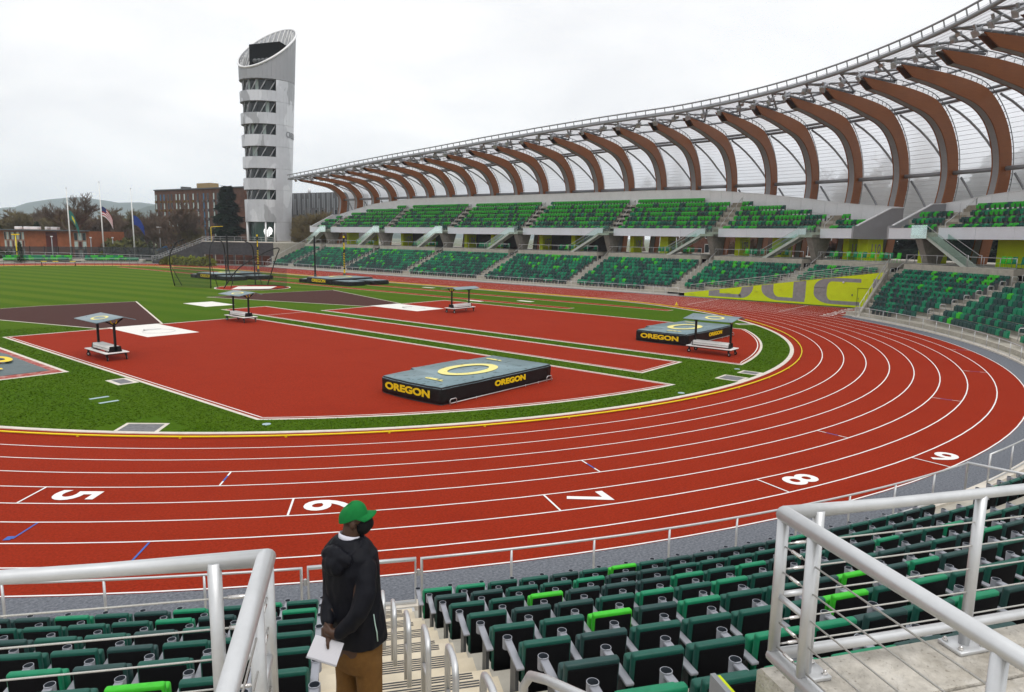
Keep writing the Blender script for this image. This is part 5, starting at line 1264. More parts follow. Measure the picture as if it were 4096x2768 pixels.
def shrub_mesh(seed, col, n=700):
    rnd = random.Random(seed); c = MB()
    for i in range(n):
        while True:
            p = Vector((rnd.uniform(-1, 1), rnd.uniform(-1, 1), rnd.uniform(0, 1)))
            if p.x**2+p.y**2+p.z**2 < 1*(.7+.4*mnoise.noise(p*2+Vector((seed, 0, 0)))): break
        d = Vector((rnd.uniform(-1, 1), rnd.uniform(-1, 1), rnd.uniform(-.5, 1))).normalized()*.11; s = d.orthogonal().normalized()*.05; c.add([p-d, p+s, p+d, p-s], [(0, 1, 2, 3)])
    st = MB()
    for i in range(5): st.tube([(0, 0, 0), (rnd.uniform(-.4, .4), rnd.uniform(-.4, .4), .6)], [.03, .012], 4)
    return st.mesh('stem', M_bark), c.mesh('foliage', col)
SHM = [shrub_mesh(1, mat('yellow_green_leaves', (.14, .16, .015), .9, .4, 2)), shrub_mesh(2, mat('olive_leaves', (.075, .075, .022), .9, .4, 2)), shrub_mesh(3, mat('dark_leaves', (.03, .05, .012), .9, .4, 2))]
def shrub(v, pos, sc, lb, grp=None):
    t = thing('shrub', lb, 'shrub', pos, random.uniform(0, 6), grp); t.scale = sc; obj('stem', SHM[v][0], t); obj('foliage', SHM[v][1], t)
for i, px in enumerate((668, 700, 732, 764, 796, 822)): shrub(0, ground_at(px, 172-i*1.5, .0), (2.3, 2.3, 2.1+.3*(i % 2)), f'yellow-green shrub by the plaza steps, {nth(i+1)} from the fence end', 'hedge of yellow-green shrubs by the steps')
shrub(1, ground_at(505, 205), (6.5, 6.5, 7.0), 'broad olive thicket behind the right-hand flagpole'); shrub(1, ground_at(455, 210), (5, 5, 6.5), 'olive thicket between the middle and right flagpoles'); shrub(2, ground_at(575, 200), (2.6, 2.6, 4.0), 'dark green shrub right of the blue flag'); shrub(0, ground_at(400, 195), (1.6, 1.6, 2.6), 'small yellow-green shrub behind the fence'); shrub(2, ground_at(15, 190), (2.4, 2.4, 3.2), 'dark green shrub before the brick hall')

# ---- buildings
def facade(t, a, c, z0, z1, dep, m, name='wall'):
    a, c = Vector((a[0], a[1], 0)), Vector((c[0], c[1], 0)); d = (c-a).normalized(); n = Vector((-d.y, d.x, 0))
    if n.dot(Vector((CAM.x, CAM.y, 0))-a) > 0: n = -n
    b = MB(); q = [a, c, c+n*dep, a+n*dep]; b.hexa([v+Vector((0, 0, z0)) for v in q], [v+Vector((0, 0, z1)) for v in q]); b.build(name, m, t)
    return a, d, -n, (c-a).length
def window(t, a, d, n, u, z, wd, ht, m, frame_m=None, proud=.06):
    c = a+d*u+n*proud+Vector((0, 0, z)); x = d*wd/2; b = MB(); b.hexa([c-x-n*.05, c+x-n*.05, c+x, c-x], [v+Vector((0, 0, ht)) for v in (c-x-n*.05, c+x-n*.05, c+x, c-x)]); w_ = b.build('window', frame_m or M_panel, t)
    c2 = c+n*.02; x2 = d*(wd/2-.09); b = MB(); b.quad(c2-x2+Vector((0, 0, .09)), c2+x2+Vector((0, 0, .09)), c2+x2+Vector((0, 0, ht-.09)), c2-x2+Vector((0, 0, ht-.09))); b.build('pane', m, w_)
M_brickb = mat('brown_brick', (.118, .058, .040), .9, .28, .7); add_layer(M_brickb, .12, .5, .7, .4, (.10, .085, .08))
M_bricko = mat('orange_brick', (.27, .085, .035), .9, .2, 1.0); M_dkred = mat('dark_red_panel', (.085, .018, .014), .8)
M_skypaint = mat('painted_sky_glass', (.42, .50, .47), .15, spec=.7); M_blueg = mat('blue_film', (.03, .14, .27), .4); M_ochre = mat('ochre_panel', (.14, .085, .02), .8)  # the pale pane colour is a sky reflection painted in
ap = thing('apartment_block', 'brown brick apartment block with columns of narrow windows beside the conifer', 'building')
pa, pc = at(626, 900, 262), at(985, 900, 224)
a, d, n, ln = facade(ap, pa, pc, -.1, 20.3, 16, M_brickb); random.seed(4)
cols = [.018, .072, .115, .165, .205, .26, .30, .355, .395, .455, .505, .57, .615, .68, .72]
for j, u in enumerate(cols):
    for k in range(6):
        z = 17.0-k*2.75; m = M_blueg if (j == 11) or (j in (1, 2) and k < 1) else (M_skypaint if random.random() < .55-.07*k else M_win)
        window(ap, a, d, n, ln*u, z, .75, 2.0, m, M_dgrey)
        b = MB(); c = a+d*(ln*u)+n*.03+Vector((0, 0, z-.38)); b.box(c, (.72, .72, .6), M=Matrix.Rotation(math.atan2(d.y, d.x), 3, 'Z')); b.build('spandrel', M_ochre if j < 10 else M_dgrey, ap)
b = MB(); b.beam(Vector((a.x, a.y, 20.4))+n*.1, Vector((pc.x, pc.y, 20.4))+n*.1, .5, .35); b.build('parapet', M_dgrey, ap)
for u, s, h, m in ((.21, 1.2, 1.1, M_dgrey), (.46, 7, 1.9, mat('tan_panel', (.32, .24, .12), .8)), (.95, 6, 1.6, M_panel)):
    b = MB(); b.box(a+d*(ln*u)-n*5+Vector((0, 0, 20.5+h/2)), (s, 3, h), M=Matrix.Rotation(math.atan2(d.y, d.x), 3, 'Z')); b.build('roof_plant', m, ap)
for u in (.08, .22, .36, .52, .66): window(ap, a, d, n, ln*u, .3, 4.0, 3.0, M_win, M_dgrey)
hall = thing('brick_hall', 'low orange brick hall with gridded windows behind the north fence', 'building')
pa, pc = at(-150, 950, 226), at(357, 950, 205)
a, d, n, ln = facade(hall, pa, pc, -.1, 6.9, 14, M_bricko); U = lambda px: ln*(px+150)/507.
b = MB(); b.beam(a+n*.4+Vector((0, 0, 7.05)), a+d*ln+n*.4+Vector((0, 0, 7.05)), 1.4, .32); b.build('roof_edge', M_dgrey, hall)
b = MB(); b.box(a+d*U(208)+n*.04+Vector((0, 0, 3.3)), (2.9, .12, 6.6), M=Matrix.Rotation(math.atan2(d.y, d.x), 3, 'Z')); b.build('red_panel', M_dkred, hall)
for u0, u1, nc in ((18, 100, 8), (296, 346, 3)):
    for i in range(nc):
        for k in range(3):
            x0, x1 = U(u0+(u1-u0)*i/nc), U(u0+(u1-u0)*(i+1)/nc); m = M_dkred if k == 1 and i % 2 else (M_skypaint if (i+k) % 2 else M_win)
            window(hall, a, d, n, (x0+x1)/2, .4+k*2.1, abs(x1-x0)-.12, 1.95, m, mat('pale_mullion', (.38, .33, .28), .7))
for px, s in ((30, 2.2), (70, 3.0), (95, 4.5), (148, 1.0), (180, 3.0)):
    b = MB(); b.box(a+d*U(px)-n*4+Vector((0, 0, 7.5)), (s*.6, 1.2, .8), M=Matrix.Rotation(math.atan2(d.y, d.x), 3, 'Z')); me = bevel(b.mesh('roof_vent', M_panel), .12, 2); obj('roof_vent', me, hall)
gb = thing('grey_block', 'grey building with vertical metal panels right of the tower', 'building')
pa, pc = at(1150, 900, 250), at(1370, 900, 232)
a, d, n, ln = facade(gb, pa, pc, -.1, 20.3, 12, mat('grey_panel_wall', (.13, .13, .135), .7, .2, .5)); random.seed(8)
for i in range(34):
    b = MB(); z0, z1 = random.choice(((13.4, 20.1), (15.5, 20.1), (13.4, 18.4))); b.box(a+d*(ln*(i+.5)/34)+n*.06+Vector((0, 0, (z0+z1)/2)), (ln/34*.55, .1, z1-z0), M=Matrix.Rotation(math.atan2(d.y, d.x), 3, 'Z')); b.build('metal_fin', M_grey if i % 3 else M_dgrey, gb)
for i in range(8):
    for k in range(4): window(gb, a, d, n, ln*(i+.7)/8.6, 3.5+k*3.2, 1.0, 1.8, M_win, M_grey)
for u in (.30, .78): b = MB(); b.cyl(a+d*(ln*u)-n*3+Vector((0, 0, 20.2)), .5, 2.0 if u < .5 else 4.2, 10); b.build('chimney', M_panel, gb)
# long brick block and white houses glimpsed through the concourse
bk = thing('brick_block', 'brick block glimpsed through the concourse behind the straight', 'building')
a, d, n, ln = facade(bk, (112, 26), (104, -14), -.1, 10.5, 10, mat('red_brown_brick', (.14, .060, .042), .9, .25, 1.5))
for i in range(9):
    for k in range(3): window(bk, a, d, n, ln*(i+.5)/9, 1.2+k*3.1, 1.3, 1.9, M_win)
M_siding = mat('white_siding', (.62, .62, .64), .7, .04, 2)
for i, (pa, pc, hh, lb) in enumerate((((88, -46), (78, -58), 8.2, 'white clapboard house seen through the gap in the upper tier'), ((72, -62), (52, -78), 8.6, 'white clapboard house with grey roof behind section one hundred twelve'))):
    h = thing('white_house', lb, 'house', group='white houses behind the stand'); a, d, n, ln = facade(h, pa, pc, -.1, hh, 8, M_siding)
    for k in range(36): b = MB(); z = .4+k*.22; b.beam(a+n*.02+Vector((0, 0, z)), a+d*ln+n*.02+Vector((0, 0, z)), .02, .03); b.build('clapboard', M_siding, h)
    for u in (.15, .32, .5, .68, .86):
        for z in (1.3, 5.2): window(h, a, d, n, ln*u, z, 1.15, 1.6, M_win)
    b = MB(); q = [a-n*-.5, a+d*ln+n*.5, a+d*ln-n*4, a-n*4]; b.hexa([v+Vector((0, 0, hh if e < 2 else hh+2.6)) for e, v in enumerate(q)], [v+Vector((0, 0, hh+.15 if e < 2 else hh+2.75)) for e, v in enumerate(q)]); b.build('roof', mat('grey_shingle', (.11, .12, .115), .9, .2, 3), h)

# ---- plaza with dark stone retaining wall, steps and rails
FC = Vector((0, LEN, 0))
def Q(a, r, z): return FC+Vector((r*math.cos(R_(a)), r*math.sin(R_(a)), z))
pz = thing('tower_plaza', 'dark stone walled plaza carrying the tower beside the stand', 'plaza wall')
M_stone = mat('dark_stone', (.058, .056, .060), .75, .25, 1.2)
A = list(np.linspace(8.2, 31, 15)); ZP = 5.05
b = MB()
for i in range(14): q = [Q(A[i], 49.6, 0), Q(A[i+1], 49.6, 0), Q(A[i+1], 96, 0), Q(A[i], 96, 0)]; b.hexa([v-Vector((0, 0, .1)) for v in q], [v+Vector((0, 0, ZP-.02)) for v in q])
b.build('plaza_slab', M_conc, pz)
# courses of long stone blocks
random.seed(2)
for k in range(9):
    z0, z1 = 2.25+k*.31, 2.25+(k+1)*.31-.012; s = 8.2-random.random()*2
    while s < 31:
        e = min(31, s+random.uniform(2.2, 3.8)); s0 = max(8.2, s); b = MB(); pr = random.uniform(0, .03)
        q = [Q(s0+.012, 49.45-pr, 0), Q(e-.012, 49.45-pr, 0), Q(e-.012, 49.62, 0), Q(s0+.012, 49.62, 0)]; b.hexa([v+Vector((0, 0, z0)) for v in q], [v+Vector((0, 0, z1)) for v in q]); b.build('stone_block', M_stone, pz); s = e
b = MB()
for i in range(14): q = [Q(A[i], 49.40, 0), Q(A[i+1], 49.40, 0), Q(A[i+1], 49.9, 0), Q(A[i], 49.9, 0)]; b.hexa([v+Vector((0, 0, ZP)) for v in q], [v+Vector((0, 0, ZP+.12)) for v in q])
b.build('coping', M_kerb, pz)
for s in np.linspace(9.5, 27.5, 7):
    b = MB(); q = [Q(s, 49.5, 0), Q(s+2.6, 49.5, 0), Q(s+2.6, 49.62, 0), Q(s, 49.62, 0)]; b.hexa([v+Vector((0, 0, .1)) for v in q], [v+Vector((0, 0, 2.2)) for v in q]); b.build('lower_window', mat('red_reflection_glass', (.085, .025, .016), .12, .4, .6, spec=.8), pz)  # dark red glass colour paints in a red reflection
for s in np.linspace(9.2, 30.8, 8):
    b = MB(); q = [Q(s-.2, 49.42, 0), Q(s+.2, 49.42, 0), Q(s+.2, 49.7, 0), Q(s-.2, 49.7, 0)]; b.hexa(q, [v+Vector((0, 0, 2.24)) for v in q]); b.build('lower_pier', M_stone, pz)
n = 28
for i in range(n):
    s0, s1 = 31+i*.50, 31+(i+1)*.50; z = ZP-(i+1)*ZP/n*.92; b = MB(); q = [Q(s0, 50.2, 0), Q(s1, 50.2, 0), Q(s1, 54, 0), Q(s0, 54, 0)]; b.hexa([v-Vector((0, 0, .1)) for v in q], [v+Vector((0, 0, z)) for v in q]); b.build('step', M_stone, pz)
for rr in (50.2, 52.3, 54): rail_run([Q(31+i*3.5, rr, ZP-i*ZP*.92/4) for i in range(5)], 1.0, 1.8, 'plaza_rail', (.1, .5), parent=pz)
rail_run([Q(s, 49.65, ZP+.12) for s in A], 1.05, 1.9, 'plaza_rail', (.12, .55), parent=pz)
rail_run([Q(s, 48.6, 0) for s in np.linspace(8, 40, 16)], 1.0, 2.4, 'trackside_rail', (.1,), parent=pz)
b = MB(); b.tube([Vector((44.0, 108.5, ZP)), Vector((44.0, 108.5, ZP+3.3))], .05, 6); b.tube([Vector((44.0, 108.5, ZP+3.3)), Vector((46.4, 107.6, ZP+3.5))], .06, 6); sg = b.build('sign_post', M_yell, pz)
# north terrace: low stands with rails behind the far bend
nt_ = thing('north_terrace', 'low terrace with two rows of seats behind the far bend', 'terrace')
for k in range(2):
    b = MB(); A2 = list(np.linspace(47, 112, 30))
    for i in range(29): q = [Q(A2[i], 48.6+k*.95, 0), Q(A2[i+1], 48.6+k*.95, 0), Q(A2[i+1], 51.2, 0), Q(A2[i], 51.2, 0)]; b.hexa([v-Vector((0, 0, .1)) for v in q], [v+Vector((0, 0, .35+.42*k)) for v in q])
    b.build('terrace_step', M_conc, nt_)
rail_run([Q(s, 48.2, 0) for s in np.linspace(44, 112, 26)], 1.0, 2.4, 'front_rail', (.1,), parent=nt_)
rail_run([Q(s, 52.4, .4+1.6*(s-38)/70) for s in np.linspace(38, 108, 26)], 1.05, 2.4, 'ramp_rail', (.1, .5), parent=nt_)
fc = thing('mesh_fence', 'tall black mesh fence with posts along the north side', 'fence')
M_mesh = bpy.data.materials.new('black_fence_mesh'); M_mesh.use_nodes = True; t_ = M_mesh.node_tree; bb = t_.nodes['Principled BSDF']; bb.inputs['Base Color'].default_value = (.022, .025, .03, 1)
_tr = t_.nodes.new('ShaderNodeBsdfTransparent'); _mx = t_.nodes.new('ShaderNodeMixShader'); _mx.inputs[0].default_value = .80; t_.links.new(_tr.outputs[0], _mx.inputs[1]); t_.links.new(bb.outputs[0], _mx.inputs[2]); t_.links.new(_mx.outputs[0], t_.nodes['Material Output'].inputs[0])
fp_ = [Q(s, 60.5, 0) for s in np.linspace(36, 112, 30)]
for i in range(29):
    b = MB(); b.quad(fp_[i], fp_[i+1], fp_[i+1]+Vector((0, 0, 3.3)), fp_[i]+Vector((0, 0, 3.3))); b.build('mesh_panel', M_mesh, fc)
    b = MB(); b.box(fp_[i]+Vector((0, 0, 1.7)), (.14, .14, 3.4)); b.build('post', M_std, fc)
# flagpoles and flags
def flag_mesh(wd, ht, seed, sag):
    b = MB(); nx, nz = 14, 8; vs = []
    for j in range(nz+1):
        for i in range(nx+1):
            u, v = i/nx, j/nz; x = wd*u*(1-.35*sag); z = -ht*v-sag*wd*u*u*.95; y = .22*math.sin(u*7+seed+v)*u+.1*math.sin(u*15+v*3+seed)*u; vs.append((x*.8, y+.25*u*v, z))
    b.add(vs, [(j*(nx+1)+i, j*(nx+1)+i+1, (j+1)*(nx+1)+i+1, (j+1)*(nx+1)+i) for j in range(nz) for i in range(nx)], 0, True); return b, nx, nz
for px, top, base_px, D, name, kind in ((265, 754, 287, 203, 'green', 0), (400, 730, 418, 199, 'flag', 1), (524, 756, 541, 199, 'blue', 2)):
    q = at(base_px, 1035, D); x = (q.x, q.y); zt = None; lo, hi = 0, 60
    for _ in range(40):
        m_ = (lo+hi)/2; v = Vector((x[0], x[1], m_))-CAM; y = 1384-2808.3*v.dot(_u2)/v.dot(_f)
        if y > top: lo = m_
        else: hi = m_
    Hh = lo
    p = thing('flagpole', ['white flagpole flying the green and yellow flag', 'tallest white flagpole, flying the striped flag', 'white flagpole flying the blue flag'][kind], 'flagpole', (x[0], x[1], 0), group='flagpoles')
    b = MB(); b.tube([(0, 0, 0), (0, 0, Hh)], [.20, .07], 10); b.build('pole', M_white, p); b = MB(); b.sphere((0, 0, Hh+.12), .16, 10, 8); b.build('finial', M_galv, p)
    fz = [11.9, 12.9, 11.0][kind]; b, nx, nz = flag_mesh(3.8, 2.3, kind*2.1, [1.15, .85, .75][kind])
    mats_ = [[mat('flag_green', (.03, .15, .13), .8), mat('flag_yellow', (.55, .50, .03), .8)], [mat('flag_red', (.42, .03, .04), .8), mat('flag_white', (.7, .7, .7), .8), mat('flag_navy', (.02, .03, .12), .8)], [mat('flag_blue', (.02, .045, .22), .8)]][kind]
    for j in range(nz):
        for i in range(nx):
            k = j*nx+i
            if kind == 0: b.m[k] = 1 if (3 <= j <= 5 and 3 < i < 9) else 0
            if kind == 1: b.m[k] = 2 if (j < 4 and i < 6) else j % 2
    o = b.build('flag', mats_, label=['green flag with a yellow emblem hanging at half mast', 'red and white striped flag with navy corner at half mast', 'plain blue flag hanging at half mast'][kind], cat='flag', group='flags at half mast')
    dr = Vector((tr.x, tr.y, 0)); o.matrix_world = frame((x[0]+.2*dr.x, x[1]+.2*dr.y, fz), dr, (-dr.y, dr.x, 0), (0, 0, 1)); o.scale = (1, 1, 1)
# street lamps and site machinery behind the fence
for px, D, h, lb in ((206, 195, 5.6, 'dark lamp post before the orange brick wall'), (362, 200, 5.4, 'grey lamp post at the corner of the brick hall'), (450, 205, 5.4, 'grey lamp post between the flagpoles'), (62, 190, 6.0, 'yellow-headed lamp mast before the hall windows'), (640, 205, 8.2, 'slim lamp with two arms before the apartments')):
    q = ground_at(px, D); t = thing('lamp_post', lb, 'lamp', q); b = MB(); b.tube([(0, 0, 0), (0, 0, h)], [.14, .10], 8); b.build('pole', M_grey if px != 62 else M_yel, t); b = MB(); b.box((0, 0, h+.12), (1.4 if px in (62, 640) else .4, .4, .25)); b.build('lamp_head', M_panel if px != 62 else M_yell, t)
bl = thing('boom_lift', 'blue boom lift parked before the apartment block', 'boom lift', ground_at(690, 200)); bl.scale = (.55, .55, .55); M_blift = mat('lift_blue', (.01, .10, .26), .45)
for a_, c_, w_ in (((-3, 0, 1.4), (3, 0, 1.4), .9), ((-1.5, 0, 2), (-3.2, 0, 6.5), .5), ((-3.2, 0, 6.5), (-7.5, 0, 4.5), .45), ((2, 0, 2), (7, 0, 3.4), .5)): b = MB(); b.beam(a_, c_, w_, w_); b.build('boom', M_blift, bl)
for x in (-2.4, 2.4): b = MB(); b.tube([(x, -.9, .6), (x, .9, .6)], .6, 12); b.build('wheel', M_black, bl)
# ---- hills under the overcast
def ridge(name, D, prof, seed, m, back=900):
    vs = []; fs = []; n = 70; rows = 5; lo, hi = prof[0][0], prof[-1][0]
    for i in range(n+1):
        px = lo+(hi-lo)*i/n; py = float(np.interp(px, [q[0] for q in prof], [q[1] for q in prof])); top = at(px, py, D); H = top.z+D*.0025*mnoise.noise(Vector((px*.02, seed, 0)))+D*.0012*mnoise.noise(Vector((px*.09, seed, 2)))
        d = Vector((top.x-CAM.x, top.y-CAM.y, 0)).normalized()
        for k in range(rows):
            u = k/(rows-1); z = -2+(H+2)*(math.sin(u*math.pi/2)**1.3); vs.append(Vector((top.x, top.y, 0))-d*(1-u)*back+Vector((0, 0, z)))
        vs.append(Vector((top.x, top.y, -2))+d*back)
    r = rows+1
    for i in range(n):
        for k in range(rows): fs.append((i*r+k, (i+1)*r+k, (i+1)*r+k+1, i*r+k+1))
    b = MB(); b.add(vs, fs, 0, True); b.build(name, m, kind='structure')
M_hill = mat('forest_hill', (.035, .055, .04), 1., .3, .012)
ridge('far_hill', 3600, [(-900, 880), (-400, 860), (0, 838), (120, 808), (260, 790), (330, 789), (430, 803), (560, 812), (700, 826), (1100, 880), (1700, 905), (2300, 925)], 1, M_hill, 900)
ridge('near_hill', 2100, [(380, 925), (440, 888), (520, 850), (590, 825), (640, 815), (760, 822), (1000, 850), (1180, 860), (1260, 842), (1400, 880), (1700, 915)], 4, M_hill, 600)
shrub(1, ground_at(545, 330), (9, 9, 12), 'far olive copse under the hill'); shrub(1, ground_at(300, 330), (12, 9, 10), 'far olive copse behind the hall')
# ------------------------------------------------------------------ the man on the steps
PC = Vector((-33.9685, -43.6656, 0)); pv = Vector((PC.x-CAM.x, PC.y-CAM.y, 0)).normalized(); pu = Vector((pv.y, -pv.x, 0))
FEET = 3.372
def U3(u, v, z): return pu*u+pv*v+Vector((0, 0, z-FEET))
def remesh(b, name, m, vox, smooth=6, fold=0., fs=9., seed=0., parent=None, stretch=(1, 1, .5)):
    """join overlapping closed solids into one continuous skin"""
    me = b.mesh(name, m); o = bpy.data.objects.new(name, me); COL.objects.link(o)
    r = o.modifiers.new('r', 'REMESH'); r.mode = 'VOXEL'; r.voxel_size = vox; r.use_smooth_shade = True
    s = o.modifiers.new('s', 'SMOOTH'); s.factor = .5; s.iterations = smooth
    bpy.context.view_layer.update(); me2 = bpy.data.meshes.new_from_object(o.evaluated_get(bpy.context.evaluated_depsgraph_get())); bpy.data.objects.remove(o)
    me2.name = name
    if fold:
        me2.update(); nn = [v.normal.copy() for v in me2.vertices]
        for v, n in zip(me2.vertices, nn):
            q = Vector((v.co.x*stretch[0], v.co.y*stretch[1], v.co.z*stretch[2]))*fs; k = 1-abs(mnoise.noise(q+Vector((seed, 0, 0))))*2; k2 = mnoise.noise(q*2.3+Vector((0, seed, 3)))
            v.co += n*fold*(k*.8+k2*.5)
    if not me2.materials: me2.materials.append(m)
    for p in me2.polygons: p.use_smooth = True; p.material_index = 0
    return obj(name, me2, parent)
def cap(b, a, c, ra, rb, n=12):
    a, c = Vector(a), Vector(c); b.tube([a, c], [ra, rb], n); b.sphere(a, ra, n, 8); b.sphere(c, rb, n, 8)
def chain(b, pts, rr, n=12):
    for i in range(len(pts)-1): cap(b, pts[i], pts[i+1], rr[i], rr[i+1], n)
def loft(b, rings, th, n=28):
    """rings: (z, u, v, lateral half-width, depth half-width); th: facing angle from +u towards +v"""
    f = Vector((math.cos(th), math.sin(th))); l = Vector((f.y, -f.x)); o = len(b.v)
    for z, u, v, a, d in rings:
        for j in range(n):
            t = 2*math.pi*j/n; c = math.copysign(abs(math.cos(t))**.85, math.cos(t)); s = math.copysign(abs(math.sin(t))**.85, math.sin(t)); q = l*a*c+f*d*s; b.v.append(tuple(U3(u+q.x, v+q.y, z)))
    K = len(rings)
    for i in range(K-1):
        for j in range(n): b.f.append([o+i*n+j, o+i*n+(j+1) % n, o+(i+1)*n+(j+1) % n, o+(i+1)*n+j]); b.m.append(0); b.sm.append(True)
    b.f.append([o+j for j in range(n)][::-1]); b.f.append([o+(K-1)*n+j for j in range(n)]); b.m += [0, 0]; b.sm += [False]*2
man = thing('person', 'person in green cap, black jacket and mask holding hands behind the back', 'person', (PC.x, PC.y, FEET))
M_skin = mat('dark_skin', (.060, .028, .016), .5, .15, 40, spec=.4); M_jack = mat('black_jacket', (.006, .0065, .010), .55, .2, 30, .15, 300, spec=.14); M_pant = mat('brown_chinos', (.150, .074, .020), .85, .15, 25, .3, 400, spec=.2)
M_cap = mat('green_cap', (.005, .16, .035), .8, .08, 40, .2, 500, spec=.2); M_shirt = mat('white_shirt', (.66, .66, .74), .8)
TH_T, TH_H = R_(42), R_(-4)
hf = Vector((math.cos(TH_H), math.sin(TH_H))); hl = Vector((hf.y, -hf.x))
def Hd(f, l, z):
    """head frame: forward, to his right, up; looking slightly upward"""
    tl = R_(6); ff = f*math.cos(tl)-z*math.sin(tl); zz = f*math.sin(tl)+z*math.cos(tl); q = (hf*ff+hl*l)*.88; return U3(.024+q.x, q.y, 5.382+zz*.9)
# body: one continuous mesh
b = MB(); Mh = Matrix((pu, pv, Vector((0, 0, 1)))).transposed()
hM = Matrix((tuple(Hd(1, 0, 0)-Hd(0, 0, 0)), tuple(Hd(0, 1, 0)-Hd(0, 0, 0)), tuple(Hd(0, 0, 1)-Hd(0, 0, 0)))).transposed()
b.sphere(Hd(-.006, 0, .012), 1, 24, 16, sc=(.088, .070, .080), M=hM); b.sphere(Hd(.03, 0, -.04), 1, 20, 14, sc=(.062, .056, .072), M=hM)
b.sphere(Hd(.088, 0, -.018), 1, 10, 8, sc=(.022, .014, .022), M=hM)                                   # nose
b.sphere(Hd(.080, 0, .012), 1, 10, 6, sc=(.014, .052, .012), M=hM)                                    # brow
b.sphere(Hd(.076, 0, -.058), 1, 10, 6, sc=(.014, .024, .010), M=hM)                                   # mouth
for s in (-1, 1): b.sphere(Hd(-.012, s*.074, -.022), 1, 12, 8, sc=(.022, .012, .032), M=hM)           # ears
cap(b, U3(-.012, 0, 5.16), Hd(-.028, 0, -.07), .062, .056)
loft(b, [(5.21, -.01, 0, .10, .08), (5.15, -.01, 0, .18, .10), (5.05, -.01, 0, .18, .125), (4.85, 0, 0, .165, .13), (4.7, .01, 0, .165, .14), (4.55, .02, 0, .165, .14), (4.45, .02, 0, .15, .12)], TH_T)
RS, RE, RW = (.085, -.115, 5.11), (.035, -.225, 4.87), (-.105, -.185, 4.715)
LS, LE, LWr = (-.105, .10, 5.10), (-.128, .015, 4.87), (-.150, -.13, 4.745)
chain(b, [U3(*RS), U3(*RE), U3(*RW)], [.058, .045, .030]); chain(b, [U3(*LS), U3(*LE), U3(*LWr)], [.058, .045, .030])
LEGL, LEGR = [(-.035, .06, 4.42), (-.045, .055, 3.98), (-.05, .05, 3.47)], [(.085, -.06, 4.42), (.10, -.07, 3.98), (.105, -.08, 3.47)]
for LG in (LEGL, LEGR): chain(b, [U3(*q) for q in LG], [.078, .055, .042])
# left hand: hangs from the wrist and holds the notebook, thumb on the page; right hand clasps the left wrist
chain(b, [U3(*LWr), U3(-.143, -.158, 4.712), U3(-.150, -.168, 4.685)], [.027, .030, .026])
chain(b, [U3(-.146, -.182, 4.700), U3(-.152, -.205, 4.672), U3(-.150, -.207, 4.645)], [.0125, .011, .009])
for i in range(4): x = -.135-.016*i; chain(b, [U3(x, -.165, 4.69), U3(x-.004, -.160, 4.655-.004*i), U3(x-.004, -.168, 4.625-.005*i)], [.0105, .0095, .0085])
chain(b, [U3(*RW), U3(-.130, -.186, 4.738), U3(-.150, -.180, 4.745)], [.027, .028, .024])
for i in range(4): z = 4.760-.015*i; chain(b, [U3(-.150, -.182, z), U3(-.176, -.172, z-.004), U3(-.184, -.152, z-.012)], [.0110, .0100, .0085])
chain(b, [U3(-.135, -.190, 4.760), U3(-.150, -.176, 4.778), U3(-.165, -.16, 4.785)], [.011, .010, .0085])
body = remesh(b, 'body', M_skin, .0062, 3, parent=man)
# eyes under the brim
for s in (-1, 1):
    b = MB(); b.sphere(Hd(.072, s*.030, -.004), .0115, 10, 8); b.build('eye', mat('eye_white', (.55, .52, .48), .3), body)
# trousers
b = MB(); loft(b, [(4.70, .025, 0, .155, .135), (4.58, .027, 0, .160, .14), (4.46, .027, 0, .158, .132), (4.38, .028, 0, .150, .11)], TH_T)
chain(b, [U3(-.035, .06, 4.44), U3(-.042, .055, 4.25), U3(-.050, .052, 3.98), U3(-.055, .05, 3.44)], [.088, .076, .068, .062]); chain(b, [U3(.088, -.055, 4.44), U3(.098, -.062, 4.25), U3(.105, -.07, 3.98), U3(.11, -.08, 3.44)], [.090, .078, .070, .063])
remesh(b, 'trousers', M_pant, .009, 4, .0075, 8., 3., man, (1, 1, .35))
for LG in (LEGL, LEGR):
    b = MB(); x, y, _ = LG[2]; b.sphere(U3(x+.03, y+.035, FEET+.045), 1, 16, 8, sc=(.135, .055, .05), M=Matrix.Rotation(math.atan2((pu*.7+pv*.7).y, (pu*.7+pv*.7).x), 3, 'Z')); b.build('shoe', M_black, man)
# jacket with sleeves
b = MB(); loft(b, [(5.265, -.008, 0, .092, .082), (5.225, -.006, -.0, .135, .105), (5.17, -.004, 0, .180, .130), (5.08, -.002, 0, .186, .146), (4.95, .004, 0, .172, .148), (4.83, .014, 0, .168, .150), (4.72, .024, 0, .172, .154), (4.64, .032, 0, .176, .158), (4.565, .040, 0, .172, .154)], TH_T)
chain(b, [U3(*RS), U3(.082, -.185, 4.97), U3(*RE), U3(-.02, -.215, 4.79), U3(-.085, -.19, 4.725)], [.068, .064, .057, .048, .038]); chain(b, [U3(*LS), U3(-.12, .07, 4.98), U3(*LE), U3(-.152, -.05, 4.80), U3(-.150, -.105, 4.765)], [.068, .062, .054, .045, .038])
remesh(b, 'jacket', M_jack, .007, 4, .0085, 11., 1., man)
